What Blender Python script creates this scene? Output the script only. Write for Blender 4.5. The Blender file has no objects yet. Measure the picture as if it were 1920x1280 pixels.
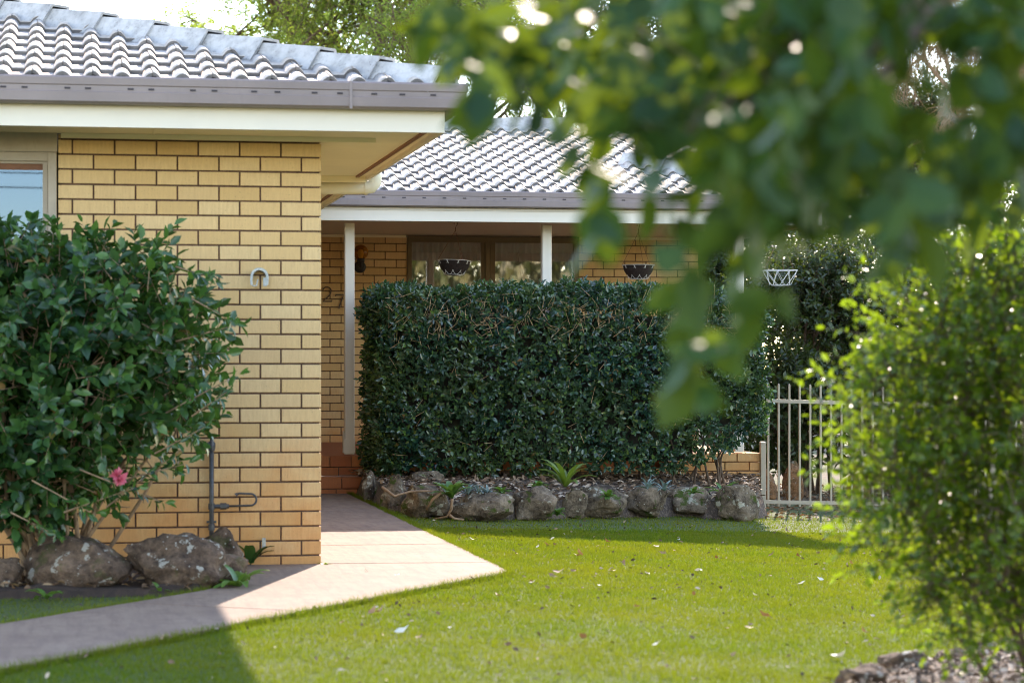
import bpy, bmesh, math, random
import numpy as np
from mathutils import Vector, Matrix, noise as mnoise

# ------------------------------------------------------------------ camera, world, sun
SC = bpy.context.scene
COL = SC.collection
R = math.radians
YAW = math.atan(0.18)
CAM = Vector((-1.41, -14.16, 1.19))
FPX, HOR = 4533.0, 680.0                      # focal length in photo pixels, horizon row
cd = bpy.data.cameras.new('camera'); cam = bpy.data.objects.new('camera', cd); COL.objects.link(cam)
cam.location = CAM; cam.rotation_euler = (R(90), 0, -YAW)
cd.sensor_width = 36; cd.lens = 85; cd.shift_y = 40 / 1920
cd.clip_start = 0.05; cd.clip_end = 2000
cd.dof.use_dof = True; cd.dof.focus_distance = 20.3; cd.dof.aperture_fstop = 3.6
cd.dof.aperture_blades = 0
SC.camera = cam

SUN_EL, SUN_AZ = R(28.0), math.atan2(0.30, 0.954)     # azimuth from +Y towards +X
w = bpy.data.worlds.new('World'); SC.world = w; w.use_nodes = True
wn = w.node_tree.nodes; wl = w.node_tree.links
sky = wn.new('ShaderNodeTexSky'); sky.sky_type = 'NISHITA'; sky.sun_disc = False
sky.sun_elevation = SUN_EL; sky.sun_rotation = SUN_AZ
sky.air_density = 1.0; sky.dust_density = 0.0; sky.ozone_density = 1.0
wl.new(sky.outputs[0], wn['Background'].inputs[0]); wn['Background'].inputs[1].default_value = 0.15
sd = bpy.data.lights.new('sun', 'SUN'); sun = bpy.data.objects.new('sun', sd); COL.objects.link(sun)
sd.energy = 2.0; sd.angle = R(0.5); sd.color = (1.0, 0.95, 0.88)
sdir = Vector((math.sin(SUN_AZ) * math.cos(SUN_EL), math.cos(SUN_AZ) * math.cos(SUN_EL), math.sin(SUN_EL)))
sun.rotation_euler = sdir.to_track_quat('Z', 'Y').to_euler(); sun.location = (3, 20, 20)
SC.view_settings.view_transform = 'Standard'; SC.view_settings.look = 'None'
SC.view_settings.exposure = 2.5; SC.view_settings.gamma = 1.0
SC.view_settings.use_white_balance = True; SC.view_settings.white_balance_temperature = 7700; SC.view_settings.white_balance_tint = 18   # shade balance, as the photo
try:
    SC.view_settings.use_curve_mapping = False
except Exception:
    pass
SC.cycles.max_bounces = 8; SC.cycles.transparent_max_bounces = 8
SC.cycles.use_denoising = True
SC.cycles.sample_clamp_indirect = 6
SC.cycles.filter_width = 1.0

# ------------------------------------------------------------------ layout helpers
cS, sS = math.cos(YAW), math.sin(YAW)
def at(px, py, d):
    """world point seen at photo pixel (px,py) d metres in front of the camera"""
    u = (px - 960) / FPX
    return Vector((CAM.x + d * (sS + u * cS), CAM.y + d * (cS - u * sS), CAM.z - (py - HOR) / FPX * d))
def gz(x, y):
    return -0.045 * min(max(x - 1.0, 0.0), 6.0)
def gp(px, py, dz=0.0):
    """point of the ground (raised by dz) at a photo pixel"""
    z = 0.0
    for _ in range(6):
        d = (CAM.z - z) * FPX / (py - HOR)
        p = at(px, py, d); z = gz(p.x, p.y) + dz
    return at(px, py, (CAM.z - z) * FPX / (py - HOR))
def dist(p):
    return (p[0] - CAM.x) * sS + (p[1] - CAM.y) * cS
RNG = np.random.default_rng(7)
random.seed(5)

# ------------------------------------------------------------------ mesh helpers
def obj(name, me, mat=None, parent=None, **props):
    o = bpy.data.objects.new(name, me); COL.objects.link(o)
    if me is not None and mat is not None and not me.materials:
        me.materials.append(mat)
    if parent is not None: o.parent = parent
    for k, v in props.items(): o[k] = v
    return o
def tag(o, label, cat, group=None):
    o['label'] = label; o['category'] = cat
    if group: o['group'] = group
    return o
def thing(name, loc, label, cat, group=None, rz=0.0):
    o = bpy.data.objects.new(name, None); COL.objects.link(o); o.location = loc
    o.rotation_euler = (0, 0, rz); o.empty_display_size = 0.1
    return tag(o, label, cat, group)

class MB:
    def __init__(s): s.v = []; s.f = []
    def add(s, vs, fs):
        b = len(s.v); s.v += [tuple(v) for v in vs]; s.f += [tuple(i + b for i in f) for f in fs]; return s
    def box(s, x0, x1, y0, y1, z0, z1):
        vs = [(x0,y0,z0),(x1,y0,z0),(x1,y1,z0),(x0,y1,z0),(x0,y0,z1),(x1,y0,z1),(x1,y1,z1),(x0,y1,z1)]
        return s.add(vs, [(0,3,2,1),(4,5,6,7),(0,1,5,4),(1,2,6,5),(2,3,7,6),(3,0,4,7)])
    def prism(s, poly, z0, z1):
        n = len(poly)
        vs = [(x,y,z0) for x,y in poly] + [(x,y,z1) for x,y in poly]
        fs = [tuple(range(n-1,-1,-1)), tuple(range(n,2*n))] + [(i,(i+1)%n,(i+1)%n+n,i+n) for i in range(n)]
        return s.add(vs, fs)
    def tube(s, pts, r, n=8, caps=True):
        pts = [Vector(p) for p in pts]; m = len(pts)
        rs = r if isinstance(r, (list, tuple)) else [r]*m
        vs = []; up = None
        for i, p in enumerate(pts):
            t = (pts[min(i+1,m-1)] - pts[max(i-1,0)]).normalized()
            if up is None:
                a = Vector((0,0,1)) if abs(t.z) < .9 else Vector((1,0,0)); up = (a - t*a.dot(t)).normalized()
            else:
                up = (up - t*up.dot(t)).normalized()
            b = t.cross(up)
            for k in range(n):
                an = 2*math.pi*k/n; vs.append(p + (up*math.cos(an) + b*math.sin(an))*rs[i])
        fs = [(i*n+k, i*n+(k+1)%n, (i+1)*n+(k+1)%n, (i+1)*n+k) for i in range(m-1) for k in range(n)]
        if caps: fs += [tuple(range(n-1,-1,-1)), tuple((m-1)*n+k for k in range(n))]
        return s.add(vs, fs)
    def lathe(s, prof, n=20, c=(0,0,0)):
        m = len(prof)
        vs = [(c[0]+r*math.cos(2*math.pi*k/n), c[1]+r*math.sin(2*math.pi*k/n), c[2]+z) for r,z in prof for k in range(n)]
        fs = [(i*n+k, i*n+(k+1)%n, (i+1)*n+(k+1)%n, (i+1)*n+k) for i in range(m-1) for k in range(n)]
        return s.add(vs, fs)
    def mesh(s, name, smooth=False, bevel=0.0):
        me = bpy.data.meshes.new(name); me.from_pydata(s.v, [], s.f); me.validate()
        if bevel:
            bm = bmesh.new(); bm.from_mesh(me)
            bmesh.ops.bevel(bm, geom=bm.edges[:], offset=bevel, segments=1, affect='EDGES', clamp_overlap=True)
            bm.to_mesh(me); bm.free()
        if smooth: me.shade_smooth()
        me.update(); return me
    def build(s, name, mat, parent=None, smooth=False, bevel=0.0, **p):
        return obj(name, s.mesh(name, smooth, bevel), mat, parent, **p)

def np_mesh(name, V, F, rnd=None, smooth=True):
    """V (n,3), F list of integer arrays (m,3) or (m,4)"""
    me = bpy.data.meshes.new(name); V = np.ascontiguousarray(V, np.float32)
    me.vertices.add(len(V)); me.vertices.foreach_set('co', V.ravel())
    li = np.concatenate([f.ravel() for f in F]).astype(np.int32)
    tot = np.concatenate([np.full(len(f), f.shape[1], np.int32) for f in F])
    st = np.concatenate([[0], np.cumsum(tot)[:-1]]).astype(np.int32)
    me.loops.add(len(li)); me.loops.foreach_set('vertex_index', li)
    me.polygons.add(len(tot)); me.polygons.foreach_set('loop_start', st)
    try: me.polygons.foreach_set('loop_total', tot)
    except Exception: pass
    if rnd is not None:
        a = me.attributes.new('rnd', 'FLOAT', 'POINT'); a.data.foreach_set('value', np.ascontiguousarray(rnd, np.float32))
    me.update(calc_edges=True)
    if smooth: me.shade_smooth()
    return me

def nrm(a): return a / np.maximum(np.linalg.norm(a, axis=-1, keepdims=True), 1e-9)
LEAF_OVAL = np.array([[0,0,0],[-.42,.28,.07],[.42,.28,.07],[-.44,.62,.06],[.44,.62,.06],[0,1,-.10],[0,.45,-.03]])
LEAF_F4 = np.array([[0,2,6,0],])
def leaf_mesh(name, P, D, N, L, W, rnd, drop=0.10):
    """folded oval leaves, seven points and four faces each"""
    n = len(P); D = nrm(D); T = nrm(np.cross(D, N)); Nn = np.cross(T, D)
    t = LEAF_OVAL.copy(); t[5,2] = -drop
    V = (P[:,None,:] + (t[None,:,0:1]*W[:,None,None])*T[:,None,:] + (t[None,:,1:2]*L[:,None,None])*D[:,None,:]
         + (t[None,:,2:3]*L[:,None,None])*Nn[:,None,:])
    b = (np.arange(n)*7)[:,None]
    q = np.concatenate([b+np.array([[0,2,4,6]]), b+np.array([[0,6,3,1]])])
    tr = np.concatenate([b+np.array([[6,4,5]]), b+np.array([[6,5,3]])])
    return np_mesh(name, V.reshape(-1,3), [q, tr], np.repeat(rnd, 7))
def prisms(P0, P1, R0, R1, sides=4):
    n = len(P0); D = nrm(P1-P0); A = np.where(np.abs(D[:,2:3])<.9, [[0,0,1.]], [[1.,0,0]])
    U = nrm(np.cross(D, A)); B = np.cross(D, U); V = np.zeros((n, 2*sides, 3))
    for k in range(sides):
        an = 2*math.pi*k/sides; o = U*math.cos(an)+B*math.sin(an)
        V[:,k] = P0+o*R0[:,None]; V[:,k+sides] = P1+o*R1[:,None]
    b = (np.arange(n)*2*sides)[:,None]
    F = np.concatenate([b+np.array([[k,(k+1)%sides,(k+1)%sides+sides,k+sides]]) for k in range(sides)])
    return V.reshape(-1,3), F
def seg_mesh(name, segs, sides=5):
    a = np.array([[*s[0],*s[1],s[2],s[3]] for s in segs], float)
    V, F = prisms(a[:,0:3], a[:,3:6], a[:,6], a[:,7], sides)
    return np_mesh(name, V, [F])
def rnd_dir(n, rng=RNG):
    return nrm(rng.normal(size=(n,3)))
def sprig_leaves(B, DIR, tl, k, L, rng=RNG, spread=1.0, wr=0.5, up=0.35, lvar=0.3):
    """k leaves spiralled along a short twig at every base point"""
    n = len(B); DIR = nrm(DIR)
    A = rnd_dir(n, rng); U = nrm(np.cross(DIR, A)); V = np.cross(DIR, U)
    ph = rng.uniform(0, 6.28, n); P=[]; D=[]; N=[]; LL=[]
    for j in range(k):
        f = (j+.6)/k; an = ph + j*2.4
        rad = U*np.cos(an)[:,None] + V*np.sin(an)[:,None]
        P.append(B + DIR*(tl*f)[:,None])
        d = nrm(DIR*(.35+.75*f) + rad*spread*(1.1-.6*f) + rng.normal(size=(n,3))*.22 + np.array([0,0,-.12])); D.append(d)
        N.append(nrm(DIR + np.array([0,0,up]) - rad*.5 + rng.normal(size=(n,3))*.3))
        LL.append(L*rng.uniform(1-lvar, 1+lvar, n)*(1-.25*abs(f-.45)))
    P=np.concatenate(P); D=np.concatenate(D); N=np.concatenate(N); LL=np.concatenate(LL)
    return P, D, N, LL, LL*wr*rng.uniform(.85,1.15,len(LL)), rng.uniform(0,1,len(LL))

# ------------------------------------------------------------------ materials
class NT:
    def __init__(s, name):
        s.m = bpy.data.materials.new(name); s.m.use_nodes = True; s.t = s.m.node_tree
        s.b = s.t.nodes['Principled BSDF']; s.out = s.t.nodes['Material Output']
    def n(s, typ, ins=None, **a):
        x = s.t.nodes.new(typ)
        for k, v in a.items(): setattr(x, k, v)
        for k, v in (ins or {}).items(): s.set(x.inputs[k], v)
        return x
    def set(s, sock, v):
        if isinstance(v, bpy.types.NodeSocket): s.t.links.new(v, sock)
        elif isinstance(v, tuple) and len(v) == 3 and sock.type == 'RGBA': sock.default_value = (*v, 1)
        else: sock.default_value = v
    def coord(s, which='Object'): return s.n('ShaderNodeTexCoord').outputs[which]
    def pos(s): return s.n('ShaderNodeNewGeometry').outputs['Position']
    def mapv(s, v, sc=(1,1,1), loc=None):
        m = s.n('ShaderNodeMapping', {'Vector': v, 'Scale': sc})
        if loc is not None: s.set(m.inputs['Location'], loc)
        return m.outputs[0]
    def noise(s, v, scale, detail=4, rough=.55, out='Fac'):
        return s.n('ShaderNodeTexNoise', {'Vector': v, 'Scale': scale, 'Detail': detail, 'Roughness': rough}).outputs[out]
    def vor(s, v, scale, out='Distance', **a):
        return s.n('ShaderNodeTexVoronoi', {'Vector': v, 'Scale': scale}, **a).outputs[out]
    def ramp(s, fac, stops, interp='LINEAR'):
        r = s.n('ShaderNodeValToRGB', {'Fac': fac}); cr = r.color_ramp; cr.interpolation = interp
        while len(cr.elements) < len(stops): cr.elements.new(.5)
        for e, (p, c) in zip(cr.elements, stops):
            e.position = p; e.color = (*c, 1) if isinstance(c, tuple) else (c, c, c, 1)
        return r.outputs[0]
    def mix(s, fac, a, b, blend='MIX'):
        x = s.n('ShaderNodeMix', data_type='RGBA', blend_type=blend)
        s.set(x.inputs[0], fac); s.set(x.inputs[6], a); s.set(x.inputs[7], b); return x.outputs[2]
    def math(s, op, a, b=0.0, clamp=False):
        x = s.n('ShaderNodeMath', operation=op, use_clamp=clamp); s.set(x.inputs[0], a); s.set(x.inputs[1], b); return x.outputs[0]
    def bump(s, h, strength=.3, dist=.01):
        b = s.n('ShaderNodeBump', {'Height': h, 'Strength': strength, 'Distance': dist}); s.t.links.new(b.outputs[0], s.b.inputs['Normal']); return b.outputs[0]
    def set_b(s, **k):
        for a, v in k.items(): s.set(s.b.inputs[a.replace('_', ' ')], v)
        return s

def m_plain(name, col, rough=.6, metal=0.0, var=.12, scale=6.0, bump=0.0, dirt=None):
    t = NT(name); p = t.pos(); f = t.noise(p, scale, 5, .6)
    a = tuple(c*(1-var) for c in col); b = tuple(min(1, c*(1+var)) for c in col)
    c = t.ramp(f, [(.3, a), (.7, b)])
    if dirt:
        g = t.ramp(t.noise(t.mapv(p, (1,1,.35)), scale*2.3, 6, .7), [(.52, 0.), (.75, 1.)])
        c = t.mix(t.math('MULTIPLY', g, dirt[1]), c, dirt[0])
    t.set_b(Base_Color=c, Roughness=rough, Metallic=metal)
    if bump: t.bump(t.noise(p, scale*12, 5), bump, .01)
    return t.m

def m_brick(name, cols, stain, stain_amt, red=False):
    t = NT(name); oi = t.n('ShaderNodeObjectInfo').outputs['Random']
    ge = t.n('ShaderNodeNewGeometry'); isl = ge.outputs['Random Per Island']; p = ge.outputs['Position']
    r = t.math('FRACT', t.math('ADD', oi, isl))
    base = t.ramp(r, cols)
    fine = t.noise(t.mapv(p, (75,75,11)), 1.0, 5, .65)
    speck = t.noise(p, 130, 3, .6); big = t.noise(p, 3.2, 4, .6)
    c = t.mix(t.ramp(fine, [(.35, 0.), (.68, .38)]), base, stain)
    c = t.mix(t.ramp(speck, [(.62, 0.), (.78, .55)]), c, (.12,.07,.04))
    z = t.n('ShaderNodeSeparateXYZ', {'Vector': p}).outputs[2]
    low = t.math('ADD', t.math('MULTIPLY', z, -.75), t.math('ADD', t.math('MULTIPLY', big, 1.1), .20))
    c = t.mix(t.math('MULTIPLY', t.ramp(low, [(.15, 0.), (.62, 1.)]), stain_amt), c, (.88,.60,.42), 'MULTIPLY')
    t.set_b(Base_Color=c, Roughness=.85)
    t.bump(t.math('ADD', fine, t.math('MULTIPLY', speck, .6)), .35, .004)
    return t.m

def m_leaf(name, stops, rough=.38, trans=.3, tcol=None, spec=.5, dead=0.0):
    t = NT(name); a = t.n('ShaderNodeAttribute', attribute_name='rnd').outputs['Fac']
    oi = t.n('ShaderNodeObjectInfo').outputs['Random']
    r = t.math('FRACT', t.math('ADD', a, oi))
    c = t.ramp(r, stops)
    nz = t.noise(t.pos(), 2.4, 3); c = t.mix(t.ramp(nz, [(.35, 0.), (.7, .35)]), c, stops[-1][1])
    if dead:
        c = t.mix(t.ramp(r, [(1-dead, 0.), (1-dead+.004, 1.)]), c, (.22,.12,.04))
    t.set_b(Base_Color=c, Roughness=rough, Specular_IOR_Level=spec)
    tr = t.n('ShaderNodeBsdfTranslucent', {'Color': t.mix(.55, c, tcol or (.30,.42,.03))})
    mx = t.n('ShaderNodeMixShader', {0: trans, 1: t.b.outputs[0], 2: tr.outputs[0]})
    t.t.links.new(mx.outputs[0], t.out.inputs[0]); return t.m

def m_rock(name, base, dark, lichen, moss, seedv):
    t = NT(name); o = t.coord('Object'); oi = t.n('ShaderNodeObjectInfo').outputs['Random']
    off = t.n('ShaderNodeCombineXYZ', {0: t.math('MULTIPLY', oi, 37.), 1: t.math('MULTIPLY', oi, 11.), 2: seedv}).outputs[0]
    v = t.n('ShaderNodeVectorMath', {0: o, 1: off}, operation='ADD').outputs[0]
    n1 = t.noise(v, 6, 8, .65); n2 = t.noise(v, 26, 6, .7); n3 = t.noise(v, 70, 4, .7)
    c = t.ramp(t.math('ADD', t.math('MULTIPLY', n1, .6), t.math('MULTIPLY', n2, .4)), [(.40, dark), (.5, base), (.62, tuple(min(1,x*1.9) for x in base))])
    lm = t.ramp(t.math('ADD', t.noise(v, 11, 3, .6), t.math('MULTIPLY', n3, .22)), [(.715, 0.), (.75, 1.)])
    c = t.mix(t.math('MULTIPLY', lm, .8), c, lichen)
    sp = t.ramp(t.vor(v, 30), [(.10, 1.), (.16, 0.)]); pick = t.ramp(t.noise(v, 9, 2), [(.5, 0.), (.56, 1.)])
    c = t.mix(t.math('MULTIPLY', t.math('MULTIPLY', sp, pick), .85), c, (.52,.5,.45))
    mm = t.ramp(t.math('ADD', t.noise(v, 8, 5, .6), t.math('MULTIPLY', n3, .15)), [(.66, 0.), (.72, 1.)])
    c = t.mix(t.math('MULTIPLY', mm, moss), c, (.06,.085,.015))
    t.set_b(Base_Color=c, Roughness=.92, Specular_IOR_Level=.25)
    t.bump(t.math('ADD', t.math('MULTIPLY', n1, 1.2), t.math('ADD', t.math('MULTIPLY', n2, .6), t.math('MULTIPLY', n3, .3))), .95, .04)
    return t.m

M = {}
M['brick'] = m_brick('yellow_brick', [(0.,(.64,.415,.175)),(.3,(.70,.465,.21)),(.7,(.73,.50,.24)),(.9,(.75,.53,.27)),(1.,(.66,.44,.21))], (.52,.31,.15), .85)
M['brick_red'] = m_brick('red_brick', [(0.,(.40,.125,.045)),(.5,(.50,.175,.06)),(1.,(.56,.24,.085))], (.30,.11,.05), .2)
M['mortar'] = m_plain('mortar', (.12,.065,.042), .95, var=.35, scale=30, bump=.4)
M['paint_white'] = m_plain('white_paint', (.76,.69,.58), .45, var=.03, scale=2, dirt=((.55,.50,.40), .12))
M['paint_cream'] = m_plain('cream_paint', (.86,.77,.55), .55, var=.04, scale=2)
M['pvc'] = m_plain('cream_pipe', (.78,.72,.55), .35, var=.03)
M['ceil'] = m_plain('porch_ceiling_paint', (.62,.55,.45), .6, var=.03)
M['gutter'] = m_plain('brown_gutter_metal', (.25,.195,.185), .42, var=.10, scale=3, dirt=((.16,.13,.12), .35))
M['slot'] = m_plain('gutter_slot', (.05,.04,.045), .8)
M['frame'] = m_plain('window_frame_bronze', (.17,.115,.055), .4, metal=.2, var=.1)
M['frame_beige'] = m_plain('window_frame_beige', (.40,.33,.25), .45, var=.08, scale=8, dirt=((.2,.15,.1), .3))
M['timber'] = m_plain('brown_timber', (.22,.09,.045), .6, var=.2, scale=20)
M['black'] = m_plain('black_metal', (.018,.018,.02), .45, var=.2, scale=30)
M['pipe'] = m_plain('painted_pipe', (.05,.055,.06), .42, var=.35, scale=40, dirt=((.16,.09,.05), .4))
M['galv'] = m_plain('galvanised_steel', (.34,.37,.39), .34, metal=.85, var=.2, scale=45, dirt=((.3,.22,.12), .4))
M['digit'] = m_plain('bronze_digit', (.10,.065,.04), .45, metal=.4)
M['wire'] = m_plain('white_wire', (.72,.70,.66), .4)
M['rust'] = m_plain('rusty_wire', (.22,.10,.06), .7)
M['coir'] = m_plain('coir_liner', (.035,.022,.018), .95, var=.5, scale=60, bump=.8)
M['fence'] = m_plain('cream_fence_paint', (.40,.33,.24), .4, var=.05, dirt=((.4,.33,.24), .2))
M['bark'] = m_plain('bark', (.13,.085,.055), .9, var=.4, scale=25, bump=.7)
M['bark_pale'] = m_plain('pale_bark', (.30,.19,.11), .85, var=.35, scale=25, bump=.5)
M['twig'] = m_plain('dry_twig', (.50,.34,.17), .8, var=.4, scale=9)
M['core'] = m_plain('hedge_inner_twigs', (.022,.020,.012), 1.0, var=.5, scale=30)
M['soil'] = m_plain('dark_soil', (.055,.032,.022), .95, var=.5, scale=18, bump=1.0)
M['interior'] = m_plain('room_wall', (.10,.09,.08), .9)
M['deck'] = m_plain('roof_sarking', (.10,.09,.085), .9)
M['pole'] = m_plain('timber_pole', (.16,.12,.09), .9)

def tile_mat(name, a, b, dark):
    t = NT(name); oi = t.n('ShaderNodeObjectInfo').outputs['Random']; p = t.pos()
    base = t.ramp(oi, [(0., a), (1., b)])
    n1 = t.noise(p, 14, 6, .65); n2 = t.noise(p, 70, 5, .7)
    c = t.mix(t.ramp(n1, [(.42, 0.), (.72, .75)]), base, tuple(x*.55 for x in a))
    c = t.mix(t.ramp(t.math('FRACT', t.math('MULTIPLY', oi, 7.3)), [(.80, 0.), (.84, .45)]), c, tuple(x*.55 for x in b))
    c = t.mix(t.ramp(t.noise(p, 1.7, 5, .7), [(.52, 0.), (.66, .6)]), c, tuple(x*.5 for x in a))
    c = t.mix(t.ramp(t.math('ADD', t.math('MULTIPLY', n2, .7), t.math('MULTIPLY', n1, .35)), [(.60, 0.), (.68, .75)]), c, dark)
    t.set_b(Base_Color=c, Roughness=.8); t.bump(t.math('ADD', n2, n1), .4, .006); return t.m
M['tile'] = tile_mat('concrete_tile', (.54,.46,.385), (.64,.555,.47), (.085,.072,.064))
M['tile_edge'] = tile_mat('grimy_shaded_tile_edge', (.17,.155,.15), (.22,.20,.19), (.05,.045,.042))  # tile front lips: grime, plus their shade put into the darker colour
M['cap'] = tile_mat('ridge_cap', (.46,.45,.44), (.54,.53,.52), (.09,.08,.075))

# glass: reflecting pane over whatever stands behind it
def m_glass(name, refl, tint, gcol=(.95,.97,1.0)):
    t = NT(name); g = t.n('ShaderNodeBsdfGlossy', {'Color': gcol, 'Roughness': .012})
    tr = t.n('ShaderNodeBsdfTransparent', {'Color': tint})
    mx = t.n('ShaderNodeMixShader', {0: refl, 1: tr.outputs[0], 2: g.outputs[0]})
    t.t.links.new(mx.outputs[0], t.out.inputs[0]); return t.m
M['glass'] = m_glass('window_glass', .085, (.25,.28,.32), (.42,.66,1.0))
M['glass_porch'] = m_glass('porch_window_glass', .30, (.8,.8,.8))
t = NT('amber_glass'); t.set_b(Base_Color=(.62,.28,.04), Roughness=.08, Transmission_Weight=.75, IOR=1.3); M['amber'] = t.m
t = NT('sheer_curtain'); p = t.pos()
t.set_b(Base_Color=t.ramp(t.noise(t.mapv(p, (9,9,1.5)), 3, 4), [(.3,(.62,.60,.57)),(.7,(.82,.80,.77))]), Roughness=.9); M['curtain'] = t.m

# path concrete
t = NT('path_concrete'); p = t.pos()
n1 = t.noise(p, 1.6, 6, .6); n2 = t.noise(p, 45, 4, .7); n3 = t.noise(t.mapv(p, (7, .8, 1)), 2.6, 6, .65)
c = t.ramp(n1, [(.3,(.190,.118,.078)),(.55,(.238,.156,.106)),(.75,(.272,.188,.130))])
c = t.mix(t.ramp(n3, [(.44,0.),(.68,.8)]), c, (.155,.09,.066)); c = t.mix(t.ramp(t.noise(p, 5.5, 7, .72), [(.50,0.),(.66,.55)]), c, (.15,.08,.055)); c = t.mix(t.ramp(n2, [(.6,0.),(.75,.4)]), c, (.13,.09,.07))
t.set_b(Base_Color=c, Roughness=.88); t.bump(t.math('ADD', n2, n3), .4, .006); M['path'] = t.m
# ground litter, lawn soil, mulch
t = NT('leaf_litter_ground'); p = t.pos()
c = t.ramp(t.noise(p, 7, 8, .7), [(.3,(.045,.028,.018)),(.5,(.10,.065,.04)),(.7,(.17,.12,.07))])
c = t.mix(t.ramp(t.noise(p, .5, 3), [(.45,0.),(.6,.8)]), c, (.055,.085,.02))
t.set_b(Base_Color=c, Roughness=.95); t.bump(t.noise(p, 40, 5), .8, .02); M['litter'] = t.m
t = NT('lawn_thatch'); p = t.pos()
c = t.ramp(t.noise(p, 60, 6, .7), [(.3,(.025,.042,.006)),(.55,(.050,.080,.010)),(.75,(.11,.105,.035))])
t.set_b(Base_Color=c, Roughness=.95); t.bump(t.noise(p, 90, 4), .8, .01); M['lawn'] = t.m
t = NT('garden_mulch'); p = t.pos()
c = t.ramp(t.noise(p, 35, 8, .75), [(.3,(.035,.024,.018)),(.5,(.10,.07,.05)),(.68,(.26,.19,.13))])
t.set_b(Base_Color=c, Roughness=.95); t.bump(t.noise(p, 60, 5), 1.0, .02); M['mulch'] = t.m
t = NT('mulch_chip'); a = t.n('ShaderNodeAttribute', attribute_name='rnd').outputs['Fac']
t.set_b(Base_Color=t.ramp(a, [(0.,(.06,.04,.028)),(.4,(.17,.10,.06)),(.75,(.32,.22,.14)),(1.,(.55,.45,.35))]), Roughness=.9); M['chip'] = t.m
# grass
t = NT('grass_blade'); a = t.n('ShaderNodeAttribute', attribute_name='rnd').outputs['Fac']; p = t.pos()
c = t.ramp(a, [(0.,(.020,.064,.004)),(.4,(.056,.126,.005)),(.8,(.112,.182,.008)),(.97,(.16,.18,.02)),(1.,(.26,.21,.08))])
c = t.mix(t.ramp(t.noise(p, .9, 4, .6), [(.38,0.),(.66,.85)]), c, (.175,.165,.012))
c = t.mix(t.ramp(t.noise(p, 11, 5, .7), [(.45,0.),(.7,.65)]), c, (.050,.085,.010))
t.set_b(Base_Color=c, Roughness=.55, Specular_IOR_Level=.15)
tr = t.n('ShaderNodeBsdfTranslucent', {'Color': t.mix(.5, c, (.27,.33,.012))})
mx = t.n('ShaderNodeMixShader', {0: .45, 1: t.b.outputs[0], 2: tr.outputs[0]}); t.t.links.new(mx.outputs[0], t.out.inputs[0]); M['grass'] = t.m
# leaves
M['leaf_hedge'] = m_leaf('hedge_leaf', [(0.,(.007,.032,.028)),(.45,(.014,.058,.046)),(.8,(.034,.098,.046)),(.95,(.075,.16,.03)),(1.,(.16,.20,.05))], .22, .2, spec=.85, tcol=(.14,.30,.02), dead=.008)
M['leaf_bush'] = m_leaf('camellia_leaf', [(0.,(.007,.036,.016)),(.5,(.014,.064,.026)),(.85,(.036,.115,.028)),(1.,(.09,.19,.035))], .26, .25, spec=.5, tcol=(.16,.34,.02), dead=.012)
M['leaf_right'] = m_leaf('small_bush_leaf', [(0.,(.020,.062,.008)),(.5,(.042,.105,.012)),(1.,(.09,.16,.02))], .27, .58, (.36,.50,.015), spec=.7)
M['leaf_near'] = m_leaf('overhanging_leaf', [(0.,(.005,.028,.010)),(.5,(.009,.046,.016)),(1.,(.022,.075,.020))], .52, .28, (.32,.42,.008), spec=.22)
M['leaf_tree'] = m_leaf('back_tree_leaf', [(0.,(.07,.13,.02)),(.5,(.11,.18,.03)),(1.,(.18,.23,.05))], .5, .65, (.46,.60,.08))
M['leaf_dark'] = m_leaf('dark_tree_leaf', [(0.,(.012,.026,.010)),(.5,(.022,.045,.014)),(1.,(.05,.08,.02))], .35, .2, spec=.5)
M['leaf_far'] = m_leaf('far_tree_leaf', [(0.,(.05,.06,.02)),(.4,(.12,.13,.035)),(.8,(.20,.17,.07)),(1.,(.30,.26,.17))], .6, .3)
M['leaf_fresh'] = m_leaf('fresh_leaf', [(0.,(.06,.16,.03)),(1.,(.11,.24,.05))], .4, .35)
M['leaf_brom'] = m_leaf('strap_leaf', [(0.,(.10,.17,.02)),(1.,(.16,.23,.03))], .35, .35)
M['leaf_silver'] = m_leaf('silver_leaf', [(0.,(.14,.21,.19)),(1.,(.22,.30,.27))], .6, .15, (.2,.28,.2))
M['petal'] = m_leaf('pink_petal', [(0.,(.62,.09,.16)),(1.,(.78,.22,.28))], .5, .3, (.8,.2,.25))
M['dead_leaf'] = m_leaf('dead_leaf', [(0.,(.10,.05,.025)),(.5,(.19,.10,.05)),(1.,(.34,.22,.12))], .7, .2, (.3,.15,.05))
M['pale_leaf'] = m_leaf('pale_dry_leaf', [(0.,(.5,.47,.40)),(1.,(.68,.66,.58))], .7, .2, (.5,.45,.35))
M['rock'] = m_rock('basalt', (.135,.088,.060), (.050,.032,.024), (.46,.44,.38), .4, 1.0)
M['rock_bed'] = m_rock('mossy_basalt', (.165,.125,.085), (.055,.038,.026), (.46,.44,.34), 1.0, 5.0)
M['rock_red'] = m_rock('ochre_rock', (.24,.13,.065), (.10,.055,.03), (.40,.38,.30), .4, 9.0)

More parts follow.
